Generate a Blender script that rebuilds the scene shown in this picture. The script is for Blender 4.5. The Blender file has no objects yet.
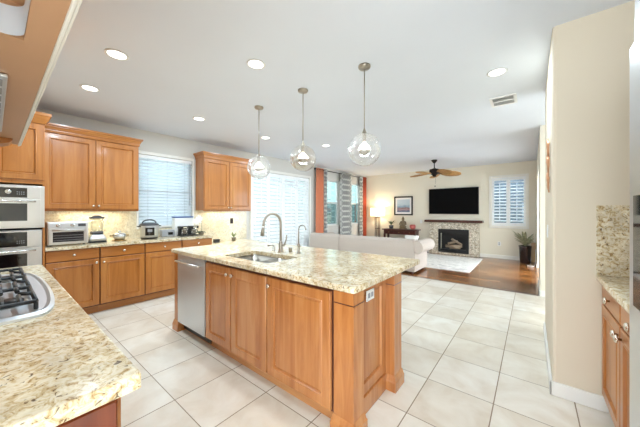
import bpy, bmesh, math, random
from mathutils import Vector, Matrix
random.seed(7)
SC = bpy.context.scene
COL = SC.collection
PI = math.pi

# ------------------------------------------------------------------ camera, world, exposure
cam_d = bpy.data.cameras.new('camera')
cam_d.sensor_width = 36.0
cam_d.lens = 263.0 / 640.0 * 36.0
cam_d.shift_y = -2.2 / 640.0
cam_d.clip_start = 0.02
cam = bpy.data.objects.new('camera', cam_d)
COL.objects.link(cam)
cam.location = (0, 0, 1.345)
cam.rotation_euler = (PI / 2, 0, math.atan2(211.6, 263.0))
SC.camera = cam

world = bpy.data.worlds.new('overcast_sky')
SC.world = world
world.use_nodes = True
bg = world.node_tree.nodes['Background']
bg.inputs['Color'].default_value = (0.83, 0.93, 1.0, 1)
bg.inputs['Strength'].default_value = 8.0

SC.view_settings.view_transform = 'Standard'
SC.view_settings.look = 'None'
SC.view_settings.gamma = 1.0
SC.view_settings.use_curve_mapping = False
SC.view_settings.exposure = 0.33

CAN_W, PEND_W, STRIP_W, LAMP_W = 14.0, 32.0, 2.3, 18.0
WARM = (0.73, 0.885, 1.0)

# ------------------------------------------------------------------ dimensions
CEIL = 2.70
WX = -5.05          # window wall
FY = 9.05           # fireplace wall
RX = 0.12           # long right wall of the living side
SY = 2.58           # end of that wall, facing the kitchen
KX = 1.08           # kitchen right wall
WOODY = 5.45        # tile / hardwood boundary
BACK = -0.7

# ------------------------------------------------------------------ materials
def srgb(r, g, b):
    def c(v):
        v /= 255.0
        return v / 12.92 if v <= 0.04045 else ((v + 0.055) / 1.055) ** 2.4
    return (c(r), c(g), c(b), 1.0)

class NT:
    def __init__(self, name):
        self.m = bpy.data.materials.new(name)
        self.m.use_nodes = True
        self.t = self.m.node_tree
        self.b = self.t.nodes['Principled BSDF']
        self.out = self.t.nodes['Material Output']
    def n(self, kind, **kw):
        nd = self.t.nodes.new(kind)
        for k, v in kw.items():
            setattr(nd, k, v)
        return nd
    def l(self, a, b):
        self.t.links.new(a, b)
    def val(self, sock, v):
        self.b.inputs[sock].default_value = v
    def math(self, op, a, b=None, c=None):
        nd = self.n('ShaderNodeMath', operation=op)
        for i, x in enumerate((a, b, c)):
            if x is None: continue
            if isinstance(x, (int, float)): nd.inputs[i].default_value = x
            else: self.l(x, nd.inputs[i])
        return nd.outputs[0]
    def coord(self, kind='Object', scale=(1, 1, 1)):
        tc = self.n('ShaderNodeTexCoord')
        mp = self.n('ShaderNodeMapping')
        mp.inputs['Scale'].default_value = scale
        self.l(tc.outputs[kind], mp.inputs['Vector'])
        return mp.outputs['Vector']
    def pos(self, scale=(1, 1, 1)):
        g = self.n('ShaderNodeNewGeometry')
        mp = self.n('ShaderNodeMapping')
        mp.inputs['Scale'].default_value = scale
        self.l(g.outputs['Position'], mp.inputs['Vector'])
        return mp.outputs['Vector']
    def noise(self, vec, scale, detail=3, rough=.5, dist=0):
        nd = self.n('ShaderNodeTexNoise')
        nd.inputs['Scale'].default_value = scale
        nd.inputs['Detail'].default_value = detail
        nd.inputs['Roughness'].default_value = rough
        nd.inputs['Distortion'].default_value = dist
        self.l(vec, nd.inputs['Vector'])
        return nd.outputs['Fac']
    def ramp(self, fac, stops):
        nd = self.n('ShaderNodeValToRGB')
        e = nd.color_ramp.elements
        while len(e) < len(stops): e.new(0.5)
        for el, (p, c) in zip(e, stops):
            el.position = p; el.color = c
        self.l(fac, nd.inputs['Fac'])
        return nd.outputs['Color']
    def mix(self, fac, a, b, blend='MIX'):
        nd = self.n('ShaderNodeMix', data_type='RGBA', blend_type=blend)
        if isinstance(fac, (int, float)): nd.inputs[0].default_value = fac
        else: self.l(fac, nd.inputs[0])
        for i, x in ((6, a), (7, b)):
            if isinstance(x, tuple): nd.inputs[i].default_value = x
            else: self.l(x, nd.inputs[i])
        return nd.outputs[2]
    def bump(self, h, strength=.2, dist=.01):
        nd = self.n('ShaderNodeBump')
        nd.inputs['Strength'].default_value = strength
        nd.inputs['Distance'].default_value = dist
        self.l(h, nd.inputs['Height'])
        self.l(nd.outputs['Normal'], self.b.inputs['Normal'])

def plain(name, col, rough=.5, metal=0, var=.04, vscale=6, spec=None, coat=0):
    t = NT(name)
    n = t.noise(t.coord(), vscale, 3)
    lo = tuple(max(0, c * (1 - var)) for c in col[:3]) + (1,)
    hi = tuple(min(1, c * (1 + var)) for c in col[:3]) + (1,)
    t.l(t.ramp(n, [(.3, lo), (.7, hi)]), t.b.inputs['Base Color'])
    t.val('Roughness', rough); t.val('Metallic', metal)
    if spec is not None: t.val('Specular IOR Level', spec)
    if coat: t.val('Coat Weight', coat); t.val('Coat Roughness', .08)
    return t.m

def wood(name, dark, mid, light, rough=.32, along='z', scale=1.0, coat=.25):
    t = NT(name)
    s = {'z': (9, 9, .7), 'x': (.7, 9, 9), 'y': (9, .7, 9)}[along]
    v = t.coord('Object', s)
    info = t.n('ShaderNodeObjectInfo')
    off = t.n('ShaderNodeVectorMath', operation='MULTIPLY_ADD')
    t.l(v, off.inputs[0]); off.inputs[1].default_value = (1, 1, 1)
    cmb = t.n('ShaderNodeCombineXYZ')
    r = t.math('MULTIPLY', info.outputs['Random'], 37.0)
    for i in range(3): t.l(r, cmb.inputs[i])
    t.l(cmb.outputs[0], off.inputs[2])
    v = off.outputs[0]
    a = t.noise(v, 1.6 * scale, 6, .62, .8)
    b = t.noise(v, .45 * scale, 2, .5, .3)
    c = t.ramp(t.math('ADD', t.math('MULTIPLY', a, .6), t.math('MULTIPLY', b, .4)), [(.3, dark), (.5, mid), (.72, light)])
    t.l(c, t.b.inputs['Base Color'])
    t.val('Roughness', rough); t.val('Coat Weight', coat); t.val('Coat Roughness', .12)
    return t.m

def emit(name, col, strength):
    t = NT(name)
    t.val('Base Color', col); t.val('Emission Color', col); t.val('Emission Strength', strength)
    return t.m

def thin_glass(name, tint=(1, 1, 1, 1), gloss=.12, body=0.0, bodycol=(1, 1, 1, 1)):
    t = NT(name)
    tr = t.n('ShaderNodeBsdfTransparent'); tr.inputs[0].default_value = tint
    gl = t.n('ShaderNodeBsdfGlossy'); gl.inputs['Roughness'].default_value = .03
    lw = t.n('ShaderNodeLayerWeight'); lw.inputs[0].default_value = .35
    f = t.math('MINIMUM', t.math('ADD', t.math('MULTIPLY', lw.outputs['Facing'], .75), gloss), .9)
    mx = t.n('ShaderNodeMixShader')
    t.l(f, mx.inputs[0]); t.l(tr.outputs[0], mx.inputs[1]); t.l(gl.outputs[0], mx.inputs[2])
    res = mx.outputs[0]
    if body:
        df = t.n('ShaderNodeBsdfTranslucent'); df.inputs[0].default_value = bodycol
        m2 = t.n('ShaderNodeMixShader'); m2.inputs[0].default_value = body
        t.l(res, m2.inputs[1]); t.l(df.outputs[0], m2.inputs[2]); res = m2.outputs[0]
    t.l(res, t.out.inputs['Surface'])
    return t.m

def granite(name, scale=1.0, pale=0.0):
    t = NT(name)
    v = t.pos((1, 1, 1))
    big = t.noise(v, 5 * scale, 4, .6, .8)
    med = t.noise(v, 34 * scale, 5, .72, 1.0)
    fine = t.noise(v, 95 * scale, 3, .7, .3)
    c = t.ramp(med, [(.33, srgb(160, 124, 78)), (.43, srgb(212, 188, 144)), (.53, srgb(236, 224, 196)), (.68, srgb(244, 238, 220))])
    grey = t.ramp(big, [(.38, (1, 1, 1, 1)), (.64, srgb(208, 202, 194))])
    c = t.mix(.8, c, grey, 'MULTIPLY')
    mask = t.math('ADD', t.math('MULTIPLY', fine, .5), t.math('MULTIPLY', med, .5))
    md = t.ramp(mask, [(.375, (1, 1, 1, 1)), (.42, (0, 0, 0, 1))])
    c = t.mix(t.math('MULTIPLY', md, .8), c, srgb(84, 60, 44))
    fl = t.noise(v, 46 * scale, 2, .5, .8)
    c = t.mix(t.math('MULTIPLY', t.ramp(fl, [(.30, (1, 1, 1, 1)), (.345, (0, 0, 0, 1))]), .8), c, srgb(70, 46, 36))
    if pale: c = t.mix(pale, c, srgb(240, 234, 210))
    t.l(c, t.b.inputs['Base Color'])
    t.val('Roughness', .13); t.val('Specular IOR Level', .5)
    return t.m

M = {}
HD, HM, HL = srgb(150, 88, 34), srgb(178, 112, 50), srgb(196, 136, 72)
M['wood'] = wood('honey_maple', HD, HM, HL)
M['woodh'] = wood('honey_maple_rail', HD, HM, HL, along='x')
M['woody'] = wood('honey_maple_depth', HD, HM, HL, along='y')
M['island'] = wood('island_maple', srgb(150, 86, 40), srgb(186, 122, 68), srgb(208, 152, 98), rough=.24, coat=.4)
M['islandh'] = wood('island_maple_rail', srgb(150, 86, 40), srgb(186, 122, 68), srgb(208, 152, 98), along='x')
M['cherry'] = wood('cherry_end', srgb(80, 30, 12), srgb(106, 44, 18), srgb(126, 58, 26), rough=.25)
M['gap'] = plain('gap_shade_brown', srgb(84, 42, 24), .5)  # carcass colour darkened to paint shade between doors and under countertops
M['mahogany'] = wood('mahogany', srgb(48, 18, 14), srgb(72, 28, 22), srgb(92, 40, 30), along='x')
M['mantel'] = wood('dark_walnut', srgb(50, 22, 14), srgb(74, 36, 24), srgb(90, 48, 32), along='x')
M['blade'] = wood('woven_fan_leaf', srgb(150, 102, 52), srgb(190, 142, 84), srgb(214, 172, 112), scale=4, coat=0, rough=.6)
M['granite'] = granite('cream_granite')
M['granite_splash'] = granite('granite_splash', .9, .42)
M['granite_side'] = granite('granite_side_splash', 1.25)
M['steel'] = plain('brushed_steel', srgb(214, 215, 216), .3, 1.0, .05, 3)
M['steel_soft'] = plain('satin_steel', srgb(214, 218, 222), .38, .85, .04, 2)
M['nickel'] = plain('brushed_nickel', srgb(176, 168, 156), .28, 1.0, .03)
M['chrome'] = plain('polished_chrome', srgb(225, 225, 225), .08, 1.0, .01)
M['knob'] = plain('pewter_knob', srgb(222, 212, 196), .25, .9, .03)
M['black'] = plain('black_enamel', srgb(24, 24, 25), .3, 0, .1)
M['iron'] = plain('cast_iron', srgb(26, 26, 28), .4, .0, .1, 30)
M['blackglass'] = plain('black_glass', srgb(14, 14, 16), .06, 0, .05, spec=.6)
M['ovenglass'] = plain('oven_window', srgb(44, 44, 46), .07, 0, .1, spec=.6)
M['tvscreen'] = plain('tv_screen', srgb(4, 4, 5), .35, 0, .05, spec=.08)
M['white'] = plain('white_paint', srgb(238, 238, 236), .45, 0, .01)
M['slat'] = plain('white_slat', srgb(244, 246, 248), .45, 0, .01)
M['trim'] = plain('trim_white', srgb(240, 238, 232), .4, 0, .01)
M['plastic'] = plain('white_plastic', srgb(240, 240, 238), .35, 0, .01)
M['sinksteel'] = plain('sink_steel', srgb(176, 170, 160), .36, .9, .03)
M['liner'] = plain('pale_hood_liner', srgb(212, 218, 228), .4, 0, .01)
M['grey'] = plain('grey_plastic', srgb(150, 152, 156), .4, 0, .03)
M['darkgrey'] = plain('dark_grey_plastic', srgb(66, 68, 72), .4, 0, .05)
M['blue'] = plain('blue_lid', srgb(70, 100, 160), .4)
M['orange'] = plain('orange_curtain', srgb(226, 146, 110), .8, 0, .05, 12)
M['rust'] = plain('rust_curtain', srgb(186, 84, 58), .8, 0, .06, 12)
M['sofa'] = plain('sofa_fabric', srgb(198, 185, 174), .9, 0, .03, 40)
M['pillow'] = plain('white_pillow', srgb(236, 232, 226), .9, 0, .02, 20)
M['fanblack'] = plain('oil_rubbed_bronze', srgb(34, 28, 26), .4, .5, .05)
M['leaf'] = plain('dark_leaf', srgb(74, 92, 60), .5, 0, .25, 20)
M['leafgrey'] = plain('grey_green_leaf', srgb(162, 162, 130), .55, 0, .35, 20)
M['leafbright'] = plain('bright_leaf', srgb(122, 148, 70), .5, 0, .2, 20)
M['pot'] = plain('dark_glazed_pot', srgb(34, 18, 18), .15, 0, .1, spec=.6)
M['tanwood'] = wood('tan_board', srgb(168, 124, 62), srgb(196, 152, 84), srgb(210, 170, 104))
M['stone'] = plain('weathered_stone', srgb(128, 112, 88), .8, 0, .2, 20)
M['pink'] = plain('coral_bowl', srgb(206, 106, 98), .4, 0, .1)
M['copper'] = plain('copper_sheet', srgb(206, 152, 112), .4, .3, .2, 14)
M['petal'] = plain('white_petal', srgb(242, 240, 232), .6, 0, .02)
M['vase'] = plain('smoky_vase', srgb(120, 112, 92), .2)
M['brass'] = plain('aged_brass', srgb(150, 118, 66), .35, .8, .1)
M['canlens'] = emit('downlight_lens', (1.0, .97, .92, 1), 3.5)
M['bulb'] = emit('warm_bulb', (1.0, .90, .76, 1), 2.5)
M['striplens'] = emit('strip_lens', (1.0, .93, .72, 1), 3.0)
M['flame'] = emit('ember', (1.0, .45, .12, 1), .25)
M['display'] = emit('pale_display', (.75, .82, .9, 1), .5)
M['glass'] = thin_glass('clear_glass')
M['pane'] = thin_glass('window_glass', (.93, .98, .97, 1), .04)
M['screen'] = thin_glass('insect_screen_mesh', (.62, .66, .66, 1), .02)
M['globe'] = thin_glass('globe_glass', (.95, .95, .94, 1), .08, .06, (1, .97, .92, 1))
M['globe_smoke'] = thin_glass('smoked_globe_glass', (.80, .76, .70, 1), .12, .03, (1, .95, .88, 1))
M['jar'] = thin_glass('jar_glass', (.98, .99, .98, 1), .03)
M['log'] = wood('grey_log', srgb(90, 74, 60), srgb(150, 132, 112), srgb(196, 182, 162), along='x', coat=0, rough=.8)

def m_shade():
    t = NT('lamp_shade_linen')
    df = t.n('ShaderNodeBsdfDiffuse'); df.inputs[0].default_value = srgb(248, 238, 214)
    tl = t.n('ShaderNodeBsdfTranslucent'); tl.inputs[0].default_value = srgb(255, 238, 204)
    mx = t.n('ShaderNodeMixShader'); mx.inputs[0].default_value = .6
    t.l(df.outputs[0], mx.inputs[1]); t.l(tl.outputs[0], mx.inputs[2]); t.l(mx.outputs[0], t.out.inputs['Surface'])
    return t.m
M['shade'] = m_shade()

def m_slat_trans():
    t = NT('blind_slat')
    df = t.n('ShaderNodeBsdfDiffuse'); df.inputs[0].default_value = srgb(238, 244, 248)
    tl = t.n('ShaderNodeBsdfTranslucent'); tl.inputs[0].default_value = srgb(232, 238, 242)
    mx = t.n('ShaderNodeMixShader'); mx.inputs[0].default_value = .35
    t.l(df.outputs[0], mx.inputs[1]); t.l(tl.outputs[0], mx.inputs[2]); t.l(mx.outputs[0], t.out.inputs['Surface'])
    return t.m
M['blind'] = m_slat_trans()

def m_wall(name, col, bump=.05):
    t = NT(name)
    v = t.pos()
    n = t.noise(v, 1.2, 2)
    lo = tuple(c * .97 for c in col[:3]) + (1,)
    t.l(t.ramp(n, [(.3, lo), (.7, col)]), t.b.inputs['Base Color'])
    t.val('Roughness', .8); t.val('Specular IOR Level', .25)
    t.bump(t.noise(v, 160, 2), bump, .002)
    return t.m
M['wall_daylit'] = m_wall('daylight_greyed_wall', srgb(214, 211, 205))  # same beige paint, greyed to carry the bluish daylight on the window wall
M['laminate'] = plain('tan_underside', srgb(196, 152, 116), .3, 0, .05, 2)
M['wall'] = m_wall('beige_wall', srgb(236, 230, 214))
M['wall_tan'] = m_wall('tan_wall', srgb(224, 212, 191))
M['ceil'] = m_wall('ceiling_white', srgb(232, 237, 246))

def m_tile():
    t = NT('cream_floor_tile')
    g = t.n('ShaderNodeNewGeometry')
    sp = t.n('ShaderNodeSeparateXYZ'); t.l(g.outputs['Position'], sp.inputs[0])
    def line(ax, o, p, w):
        q = t.math('FRACT', t.math('DIVIDE', t.math('SUBTRACT', sp.outputs[ax], o - 50 * p), p))
        d = t.math('MINIMUM', q, t.math('SUBTRACT', 1.0, q))
        return t.math('LESS_THAN', d, w / p)
    lx = line(0, -.2075, .4435, .0034)
    ly = line(1, 2.19, .4595, .0028)
    gm = t.math('MAXIMUM', lx, ly)
    qx = t.math('FLOOR', t.math('DIVIDE', t.math('SUBTRACT', sp.outputs[0], -.2075 - 50 * .4435), .4435))
    qy = t.math('FLOOR', t.math('DIVIDE', t.math('SUBTRACT', sp.outputs[1], 2.19 - 50 * .4595), .4595))
    cmb = t.n('ShaderNodeCombineXYZ'); t.l(qx, cmb.inputs[0]); t.l(qy, cmb.inputs[1])
    wn = t.n('ShaderNodeTexWhiteNoise', noise_dimensions='2D'); t.l(cmb.outputs[0], wn.inputs['Vector'])
    ad = t.n('ShaderNodeVectorMath', operation='MULTIPLY_ADD')
    t.l(cmb.outputs[0], ad.inputs[0]); ad.inputs[1].default_value = (3.1, 1.7, 0); t.l(g.outputs['Position'], ad.inputs[2])
    cl = t.noise(ad.outputs[0], 3.5, 5, .6, .6)
    c = t.ramp(cl, [(.3, srgb(222, 211, 194)), (.5, srgb(232, 225, 212)), (.7, srgb(240, 236, 226))])
    tint = t.ramp(wn.outputs['Value'], [(0, srgb(244, 240, 234)), (1, (1, 1, 1, 1))])
    c = t.mix(1.0, c, tint, 'MULTIPLY')
    c = t.mix(gm, c, srgb(138, 120, 98))
    t.l(c, t.b.inputs['Base Color'])
    t.l(t.math('ADD', t.math('MULTIPLY', gm, .5), .22), t.b.inputs['Roughness'])
    t.val('Specular IOR Level', .45)
    t.bump(t.math('SUBTRACT', 1.0, gm), .3, .003)
    return t.m
M['tile'] = m_tile()

def m_planks():
    t = NT('hardwood_planks')
    g = t.n('ShaderNodeNewGeometry')
    sp = t.n('ShaderNodeSeparateXYZ'); t.l(g.outputs['Position'], sp.inputs[0])
    yy = t.math('DIVIDE', t.math('ADD', sp.outputs[1], 20.0), .125)
    row = t.math('FLOOR', yy)
    wn = t.n('ShaderNodeTexWhiteNoise', noise_dimensions='1D'); t.l(row, wn.inputs['W'])
    xx = t.math('DIVIDE', t.math('ADD', sp.outputs[0], t.math('MULTIPLY', wn.outputs['Value'], 7.0)), 1.1)
    cmb = t.n('ShaderNodeCombineXYZ'); t.l(row, cmb.inputs[0]); t.l(t.math('FLOOR', xx), cmb.inputs[1])
    w2 = t.n('ShaderNodeTexWhiteNoise', noise_dimensions='2D'); t.l(cmb.outputs[0], w2.inputs['Vector'])
    mp = t.n('ShaderNodeMapping'); mp.inputs['Scale'].default_value = (1.2, 16, 1); t.l(g.outputs['Position'], mp.inputs['Vector'])
    gr = t.noise(mp.outputs['Vector'], 2.5, 5, .6, .5)
    f = t.math('ADD', t.math('MULTIPLY', gr, .45), t.math('MULTIPLY', w2.outputs['Value'], .6))
    c = t.ramp(f, [(.2, srgb(84, 44, 18)), (.5, srgb(128, 76, 34)), (.8, srgb(172, 114, 60))])
    q = t.math('FRACT', yy)
    gm = t.math('LESS_THAN', t.math('MINIMUM', q, t.math('SUBTRACT', 1.0, q)), .02)
    c = t.mix(t.math('MULTIPLY', gm, .7), c, srgb(60, 28, 12))
    t.l(c, t.b.inputs['Base Color']); t.val('Roughness', .2); t.val('Coat Weight', .3); t.val('Coat Roughness', .1)
    return t.m
M['planks'] = m_planks()

def m_mosaic():
    t = NT('pebble_mosaic')
    v = t.coord()
    vo = t.n('ShaderNodeTexVoronoi'); vo.inputs['Scale'].default_value = 26; t.l(v, vo.inputs['Vector'])
    ve = t.n('ShaderNodeTexVoronoi', feature='DISTANCE_TO_EDGE'); ve.inputs['Scale'].default_value = 26; t.l(v, ve.inputs['Vector'])
    sp = t.n('ShaderNodeSeparateColor'); t.l(vo.outputs['Color'], sp.inputs[0])
    c = t.ramp(sp.outputs[0], [(0, srgb(168, 152, 130)), (.4, srgb(214, 202, 182)), (.75, srgb(234, 226, 210)), (1, srgb(188, 178, 160))])
    e = t.math('LESS_THAN', ve.outputs['Distance'], .06)
    c = t.mix(e, c, srgb(150, 138, 120))
    t.l(c, t.b.inputs['Base Color']); t.val('Roughness', .5)
    return t.m
M['mosaic'] = m_mosaic()

def m_rug():
    t = NT('marbled_rug')
    v = t.pos((1, 2.2, 1))
    a = t.noise(v, 1.8, 5, .65, 1.6)
    c = t.ramp(a, [(.34, srgb(176, 173, 170)), (.43, srgb(222, 219, 214)), (.5, srgb(240, 237, 232)), (.56, srgb(206, 202, 197)), (.64, srgb(242, 240, 236))])
    t.l(c, t.b.inputs['Base Color']); t.val('Roughness', .95)
    t.bump(t.noise(t.pos(), 200, 2), .4, .005)
    return t.m
M['rug'] = m_rug()

def m_damask():
    t = NT('grey_damask_curtain')
    g = t.n('ShaderNodeNewGeometry')
    sp = t.n('ShaderNodeSeparateXYZ'); t.l(g.outputs['Position'], sp.inputs[0])
    cy = t.math('COSINE', t.math('MULTIPLY', sp.outputs[1], 2 * PI / .16))
    cz = t.math('COSINE', t.math('MULTIPLY', sp.outputs[2], 2 * PI / .36))
    s = t.math('ABSOLUTE', t.math('ADD', cy, cz))
    m1 = t.math('LESS_THAN', s, .42)
    m2 = t.math('GREATER_THAN', s, 1.35)
    m = t.math('MAXIMUM', m1, m2)
    c = t.mix(m, srgb(224, 224, 218), srgb(160, 160, 158))
    t.l(c, t.b.inputs['Base Color']); t.val('Roughness', .85)
    return t.m
M['damask'] = m_damask()

def m_art():
    t = NT('seascape_print')
    v = t.coord('Object')
    sp = t.n('ShaderNodeSeparateXYZ'); t.l(v, sp.inputs[0])
    n = t.noise(t.coord('Object', (3, 1, 16)), 2.0, 4)
    z = t.math('ADD', t.math('DIVIDE', sp.outputs[2], .44), t.math('MULTIPLY', t.math('SUBTRACT', n, .5), .5))
    c = t.ramp(z, [(.05, srgb(96, 110, 140)), (.2, srgb(176, 150, 160)), (.3, srgb(150, 120, 118)), (.42, srgb(150, 178, 200)), (.6, srgb(196, 214, 224)), (.95, srgb(206, 220, 232))])
    t.l(c, t.b.inputs['Base Color']); t.val('Roughness', .25)
    return t.m
M['art'] = m_art()
M['mat'] = plain('mat_board', srgb(240, 240, 240), .7, 0, .01)
M['patio'] = plain('patio_concrete', srgb(190, 190, 186), .8)
M['view_wall'] = plain('teal_view_wall', srgb(112, 136, 134), .85)  # colours of the invented outdoor walls that dim the panes
M['dark_panel'] = plain('grey_blue_dark_panel', srgb(62, 74, 90), .85)
M['dimming_wall'] = plain('pale_dimming_wall', srgb(146, 152, 156), .85)

# ------------------------------------------------------------------ mesh builder
class MB:
    def __init__(self):
        self.bm = bmesh.new()
        self.sm = []
    def _xf(self, vs, mtx):
        if mtx is not None:
            for v in vs: v.co = mtx @ v.co
    def box(self, lo, hi, bev=0.0, seg=2, mtx=None):
        bm = bmesh.new()
        r = bmesh.ops.create_cube(bm, size=1)
        for v in bm.verts:
            v.co = Vector([(lo[i] + hi[i]) / 2 + v.co[i] * (hi[i] - lo[i]) for i in range(3)])
        if bev > 0:
            bmesh.ops.bevel(bm, geom=bm.edges[:], offset=bev, segments=seg, profile=.6, affect='EDGES')
        self.merge(bm, mtx)
        return self
    def merge(self, bm, mtx=None, smooth=False):
        mp = {}
        for v in bm.verts:
            mp[v] = self.bm.verts.new(mtx @ v.co if mtx is not None else v.co)
        for f in bm.faces:
            try:
                nf = self.bm.faces.new([mp[v] for v in f.verts])
                nf.smooth = smooth or f.smooth
            except ValueError:
                pass
        bm.free()
    def rings(self, rings, closed_loop=True, cap0=True, cap1=True, smooth=True, mtx=None):
        """rings: list of lists of points, bridged in order"""
        bm = bmesh.new()
        vr = [[bm.verts.new(Vector(p)) for p in r] for r in rings]
        n = len(rings[0])
        for a, b in zip(vr, vr[1:]):
            for i in range(n if closed_loop else n - 1):
                j = (i + 1) % n
                f = bm.faces.new((a[i], a[j], b[j], b[i])); f.smooth = smooth
        if cap0: bm.faces.new(vr[0][::-1])
        if cap1: bm.faces.new(vr[-1])
        bmesh.ops.recalc_face_normals(bm, faces=bm.faces[:])
        self.merge(bm, mtx)
        return self
    def lathe(self, prof, c=(0, 0, 0), n=24, mtx=None, cap0=True, cap1=True, smooth=True, sx=1, sy=1):
        rs = []
        for r, z in prof:
            rs.append([(c[0] + sx * r * math.cos(2 * PI * i / n), c[1] + sy * r * math.sin(2 * PI * i / n), c[2] + z) for i in range(n)])
        return self.rings(rs, True, cap0, cap1, smooth, mtx)
    def tube(self, path, r, n=10, rad=None, cap=True):
        P = [Vector(p) for p in path]
        rs = []
        up = None
        for i, p in enumerate(P):
            d = (P[min(i + 1, len(P) - 1)] - P[max(i - 1, 0)]).normalized()
            if up is None:
                up = Vector((0, 0, 1)) if abs(d.z) < .9 else Vector((1, 0, 0))
            s = d.cross(up).normalized()
            up = s.cross(d).normalized()
            rr = rad[i] if rad else r
            rs.append([p + (s * math.cos(2 * PI * k / n) + up * math.sin(2 * PI * k / n)) * rr for k in range(n)])
        return self.rings(rs, True, cap, cap, True)
    def ball(self, c, r, n=16, m=10, mtx=None):
        r = r if isinstance(r, (tuple, list)) else (r, r, r)
        rs = []
        for j in range(1, m):
            a = -PI / 2 + PI * j / m
            rs.append([(c[0] + r[0] * math.cos(a) * math.cos(2 * PI * i / n), c[1] + r[1] * math.cos(a) * math.sin(2 * PI * i / n), c[2] + r[2] * math.sin(a)) for i in range(n)])
        return self.rings(rs, True, True, True, True, mtx)
    def prism(self, poly, axis, a, b, smooth=False, mtx=None):
        """poly: 2D points in the plane normal to axis"""
        def P(q, t):
            return {0: (t, q[0], q[1]), 1: (q[0], t, q[1]), 2: (q[0], q[1], t)}[axis]
        return self.rings([[P(q, a) for q in poly], [P(q, b) for q in poly]], True, True, True, smooth, mtx)
    def build(self, name, mat, parent=None, loc=None, smooth=None):
        off = Vector((0, 0, 0))
        me = bpy.data.meshes.new(name)
        if loc is not None:
            off = Vector(loc)
            for v in self.bm.verts: v.co -= off
        elif parent is not None and WORLD[0]:
            p = parent; tot = Vector((0, 0, 0))
            while p is not None:
                tot += p.location; p = p.parent
            for v in self.bm.verts: v.co -= tot
        self.bm.to_mesh(me); self.bm.free()
        me.materials.append(mat)
        o = bpy.data.objects.new(name, me)
        if loc is not None: o.location = off
        COL.objects.link(o)
        if parent is not None: o.parent = parent
        return o
WORLD = [True]      # True: geometry is given in world coordinates; False: in the thing's own coordinates

def B(lo, hi, bev=0.0, seg=2): return MB().box(lo, hi, bev, seg)

def thing(name, label, cat, loc=(0, 0, 0), rotz=0, group=None):
    o = bpy.data.objects.new(name, None)
    o.empty_display_size = .1
    COL.objects.link(o)
    o.location = loc; o.rotation_euler = (0, 0, rotz)
    o['label'] = label; o['category'] = cat
    if group: o['group'] = group
    return o
def tag(o, label, cat, group=None):
    o['label'] = label; o['category'] = cat
    if group: o['group'] = group
    return o
def struct(name, mb, mat, parent=None, loc=None):
    o = mb.build(name, mat, parent, loc)
    if parent is None: o['kind'] = 'structure'
    return o
def dup(root, loc, rotz=None, label=None):
    r = root.copy(); COL.objects.link(r); r.location = loc
    if rotz is not None: r.rotation_euler = (0, 0, rotz)
    if label: r['label'] = label
    for ch in list(root.children):
        c = ch.copy(); COL.objects.link(c); c.parent = r
        for g in list(ch.children):
            d = g.copy(); COL.objects.link(d); d.parent = c
    return r
def lamp(name, kind, loc, power, parent, size=.1, color=WARM, size_y=None, rot=None, spread=None):
    d = bpy.data.lights.new(name, kind)
    d.energy = power; d.color = color
    if kind == 'AREA':
        d.size = size
        if size_y: d.shape = 'RECTANGLE'; d.size_y = size_y
        else: d.shape = 'DISK'
        if spread: d.spread = spread
    else:
        d.shadow_soft_size = size
    o = bpy.data.objects.new(name, d); COL.objects.link(o)
    p = parent; tot = Vector((0, 0, 0))
    if WORLD[0]:
        while p is not None:
            tot += p.location; p = p.parent
    o.location = Vector(loc) - tot
    if rot: o.rotation_euler = rot
    o.parent = parent
    return o

# ------------------------------------------------------------------ the room shell
struct('floor', B((WX - .15, BACK, -.12), (KX + .15, WOODY, 0)), M['tile'])
struct('floor_hardwood', B((WX - .15, WOODY, -.12), (RX + .3, FY + .15, 0)), M['planks'])
struct('trim_threshold', B((WX, WOODY - .015, 0), (RX, WOODY + .015, .006), .002), M['mantel'])
struct('ceiling', B((WX - .15, BACK, CEIL), (KX + .15, FY + .15, CEIL + .12)), M['ceil'])
struct('ground', B((-16, -4, -.4), (4, 18, -.13)), M['patio'])

def holed_wall(axis, t0, t1, u0, u1, z1, holes):
    """wall slab; u is the horizontal running axis, holes are (u0,u1,z0,z1)"""
    us = sorted({u0, u1} | {h[0] for h in holes} | {h[1] for h in holes})
    mb = MB()
    for a, b in zip(us, us[1:]):
        hs = sorted([h for h in holes if h[0] <= a + 1e-6 and h[1] >= b - 1e-6], key=lambda h: h[2])
        z = 0.0
        spans = []
        for h in hs:
            if h[2] > z + 1e-6: spans.append((z, h[2]))
            z = h[3]
        if z < z1 - 1e-6: spans.append((z, z1))
        for s, e in spans:
            if axis == 0: mb.box((t0, a, s), (t1, b, e))
            else: mb.box((a, t0, s), (b, t1, e))
    return mb

W1 = (1.50, 2.385, 1.07, 2.30)      # kitchen window
SD = (3.76, 5.76, 0.0, 2.30)        # sliding door
W2 = (6.62, 7.34, .88, 2.36)        # living room windows
W3 = (8.10, 8.72, .88, 2.36)
struct('wall_left', holed_wall(0, WX - .15, WX, BACK, FY + .15, CEIL, [W1, SD, W2, W3]), M['wall_daylit'])
W4 = (-.90, -.12, .93, 2.30)        # window on the fireplace wall
struct('wall_far', holed_wall(1, FY, FY + .15, WX - .0, RX + .3, CEIL, [W4]), M['wall'])
HY0, HY1, HX = 3.9, 5.42, 2.8      # side hall behind the long right wall
FX_ = RX - .015                    # plane of the far part of that wall
PY0, PY1, PZ = 6.3, 8.1, 2.15      # unseen opening in it, added to let daylight into the living room
struct('wall_right', MB().prism([(RX, HY0), (RX, SY + .02), (RX + .006, SY + .006), (RX + .02, SY), (KX, SY), (KX, SY + .14), (RX + .14, SY + .14), (RX + .14, HY0)], 2, 0, CEIL), M['wall_tan'])
mb = MB()
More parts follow.
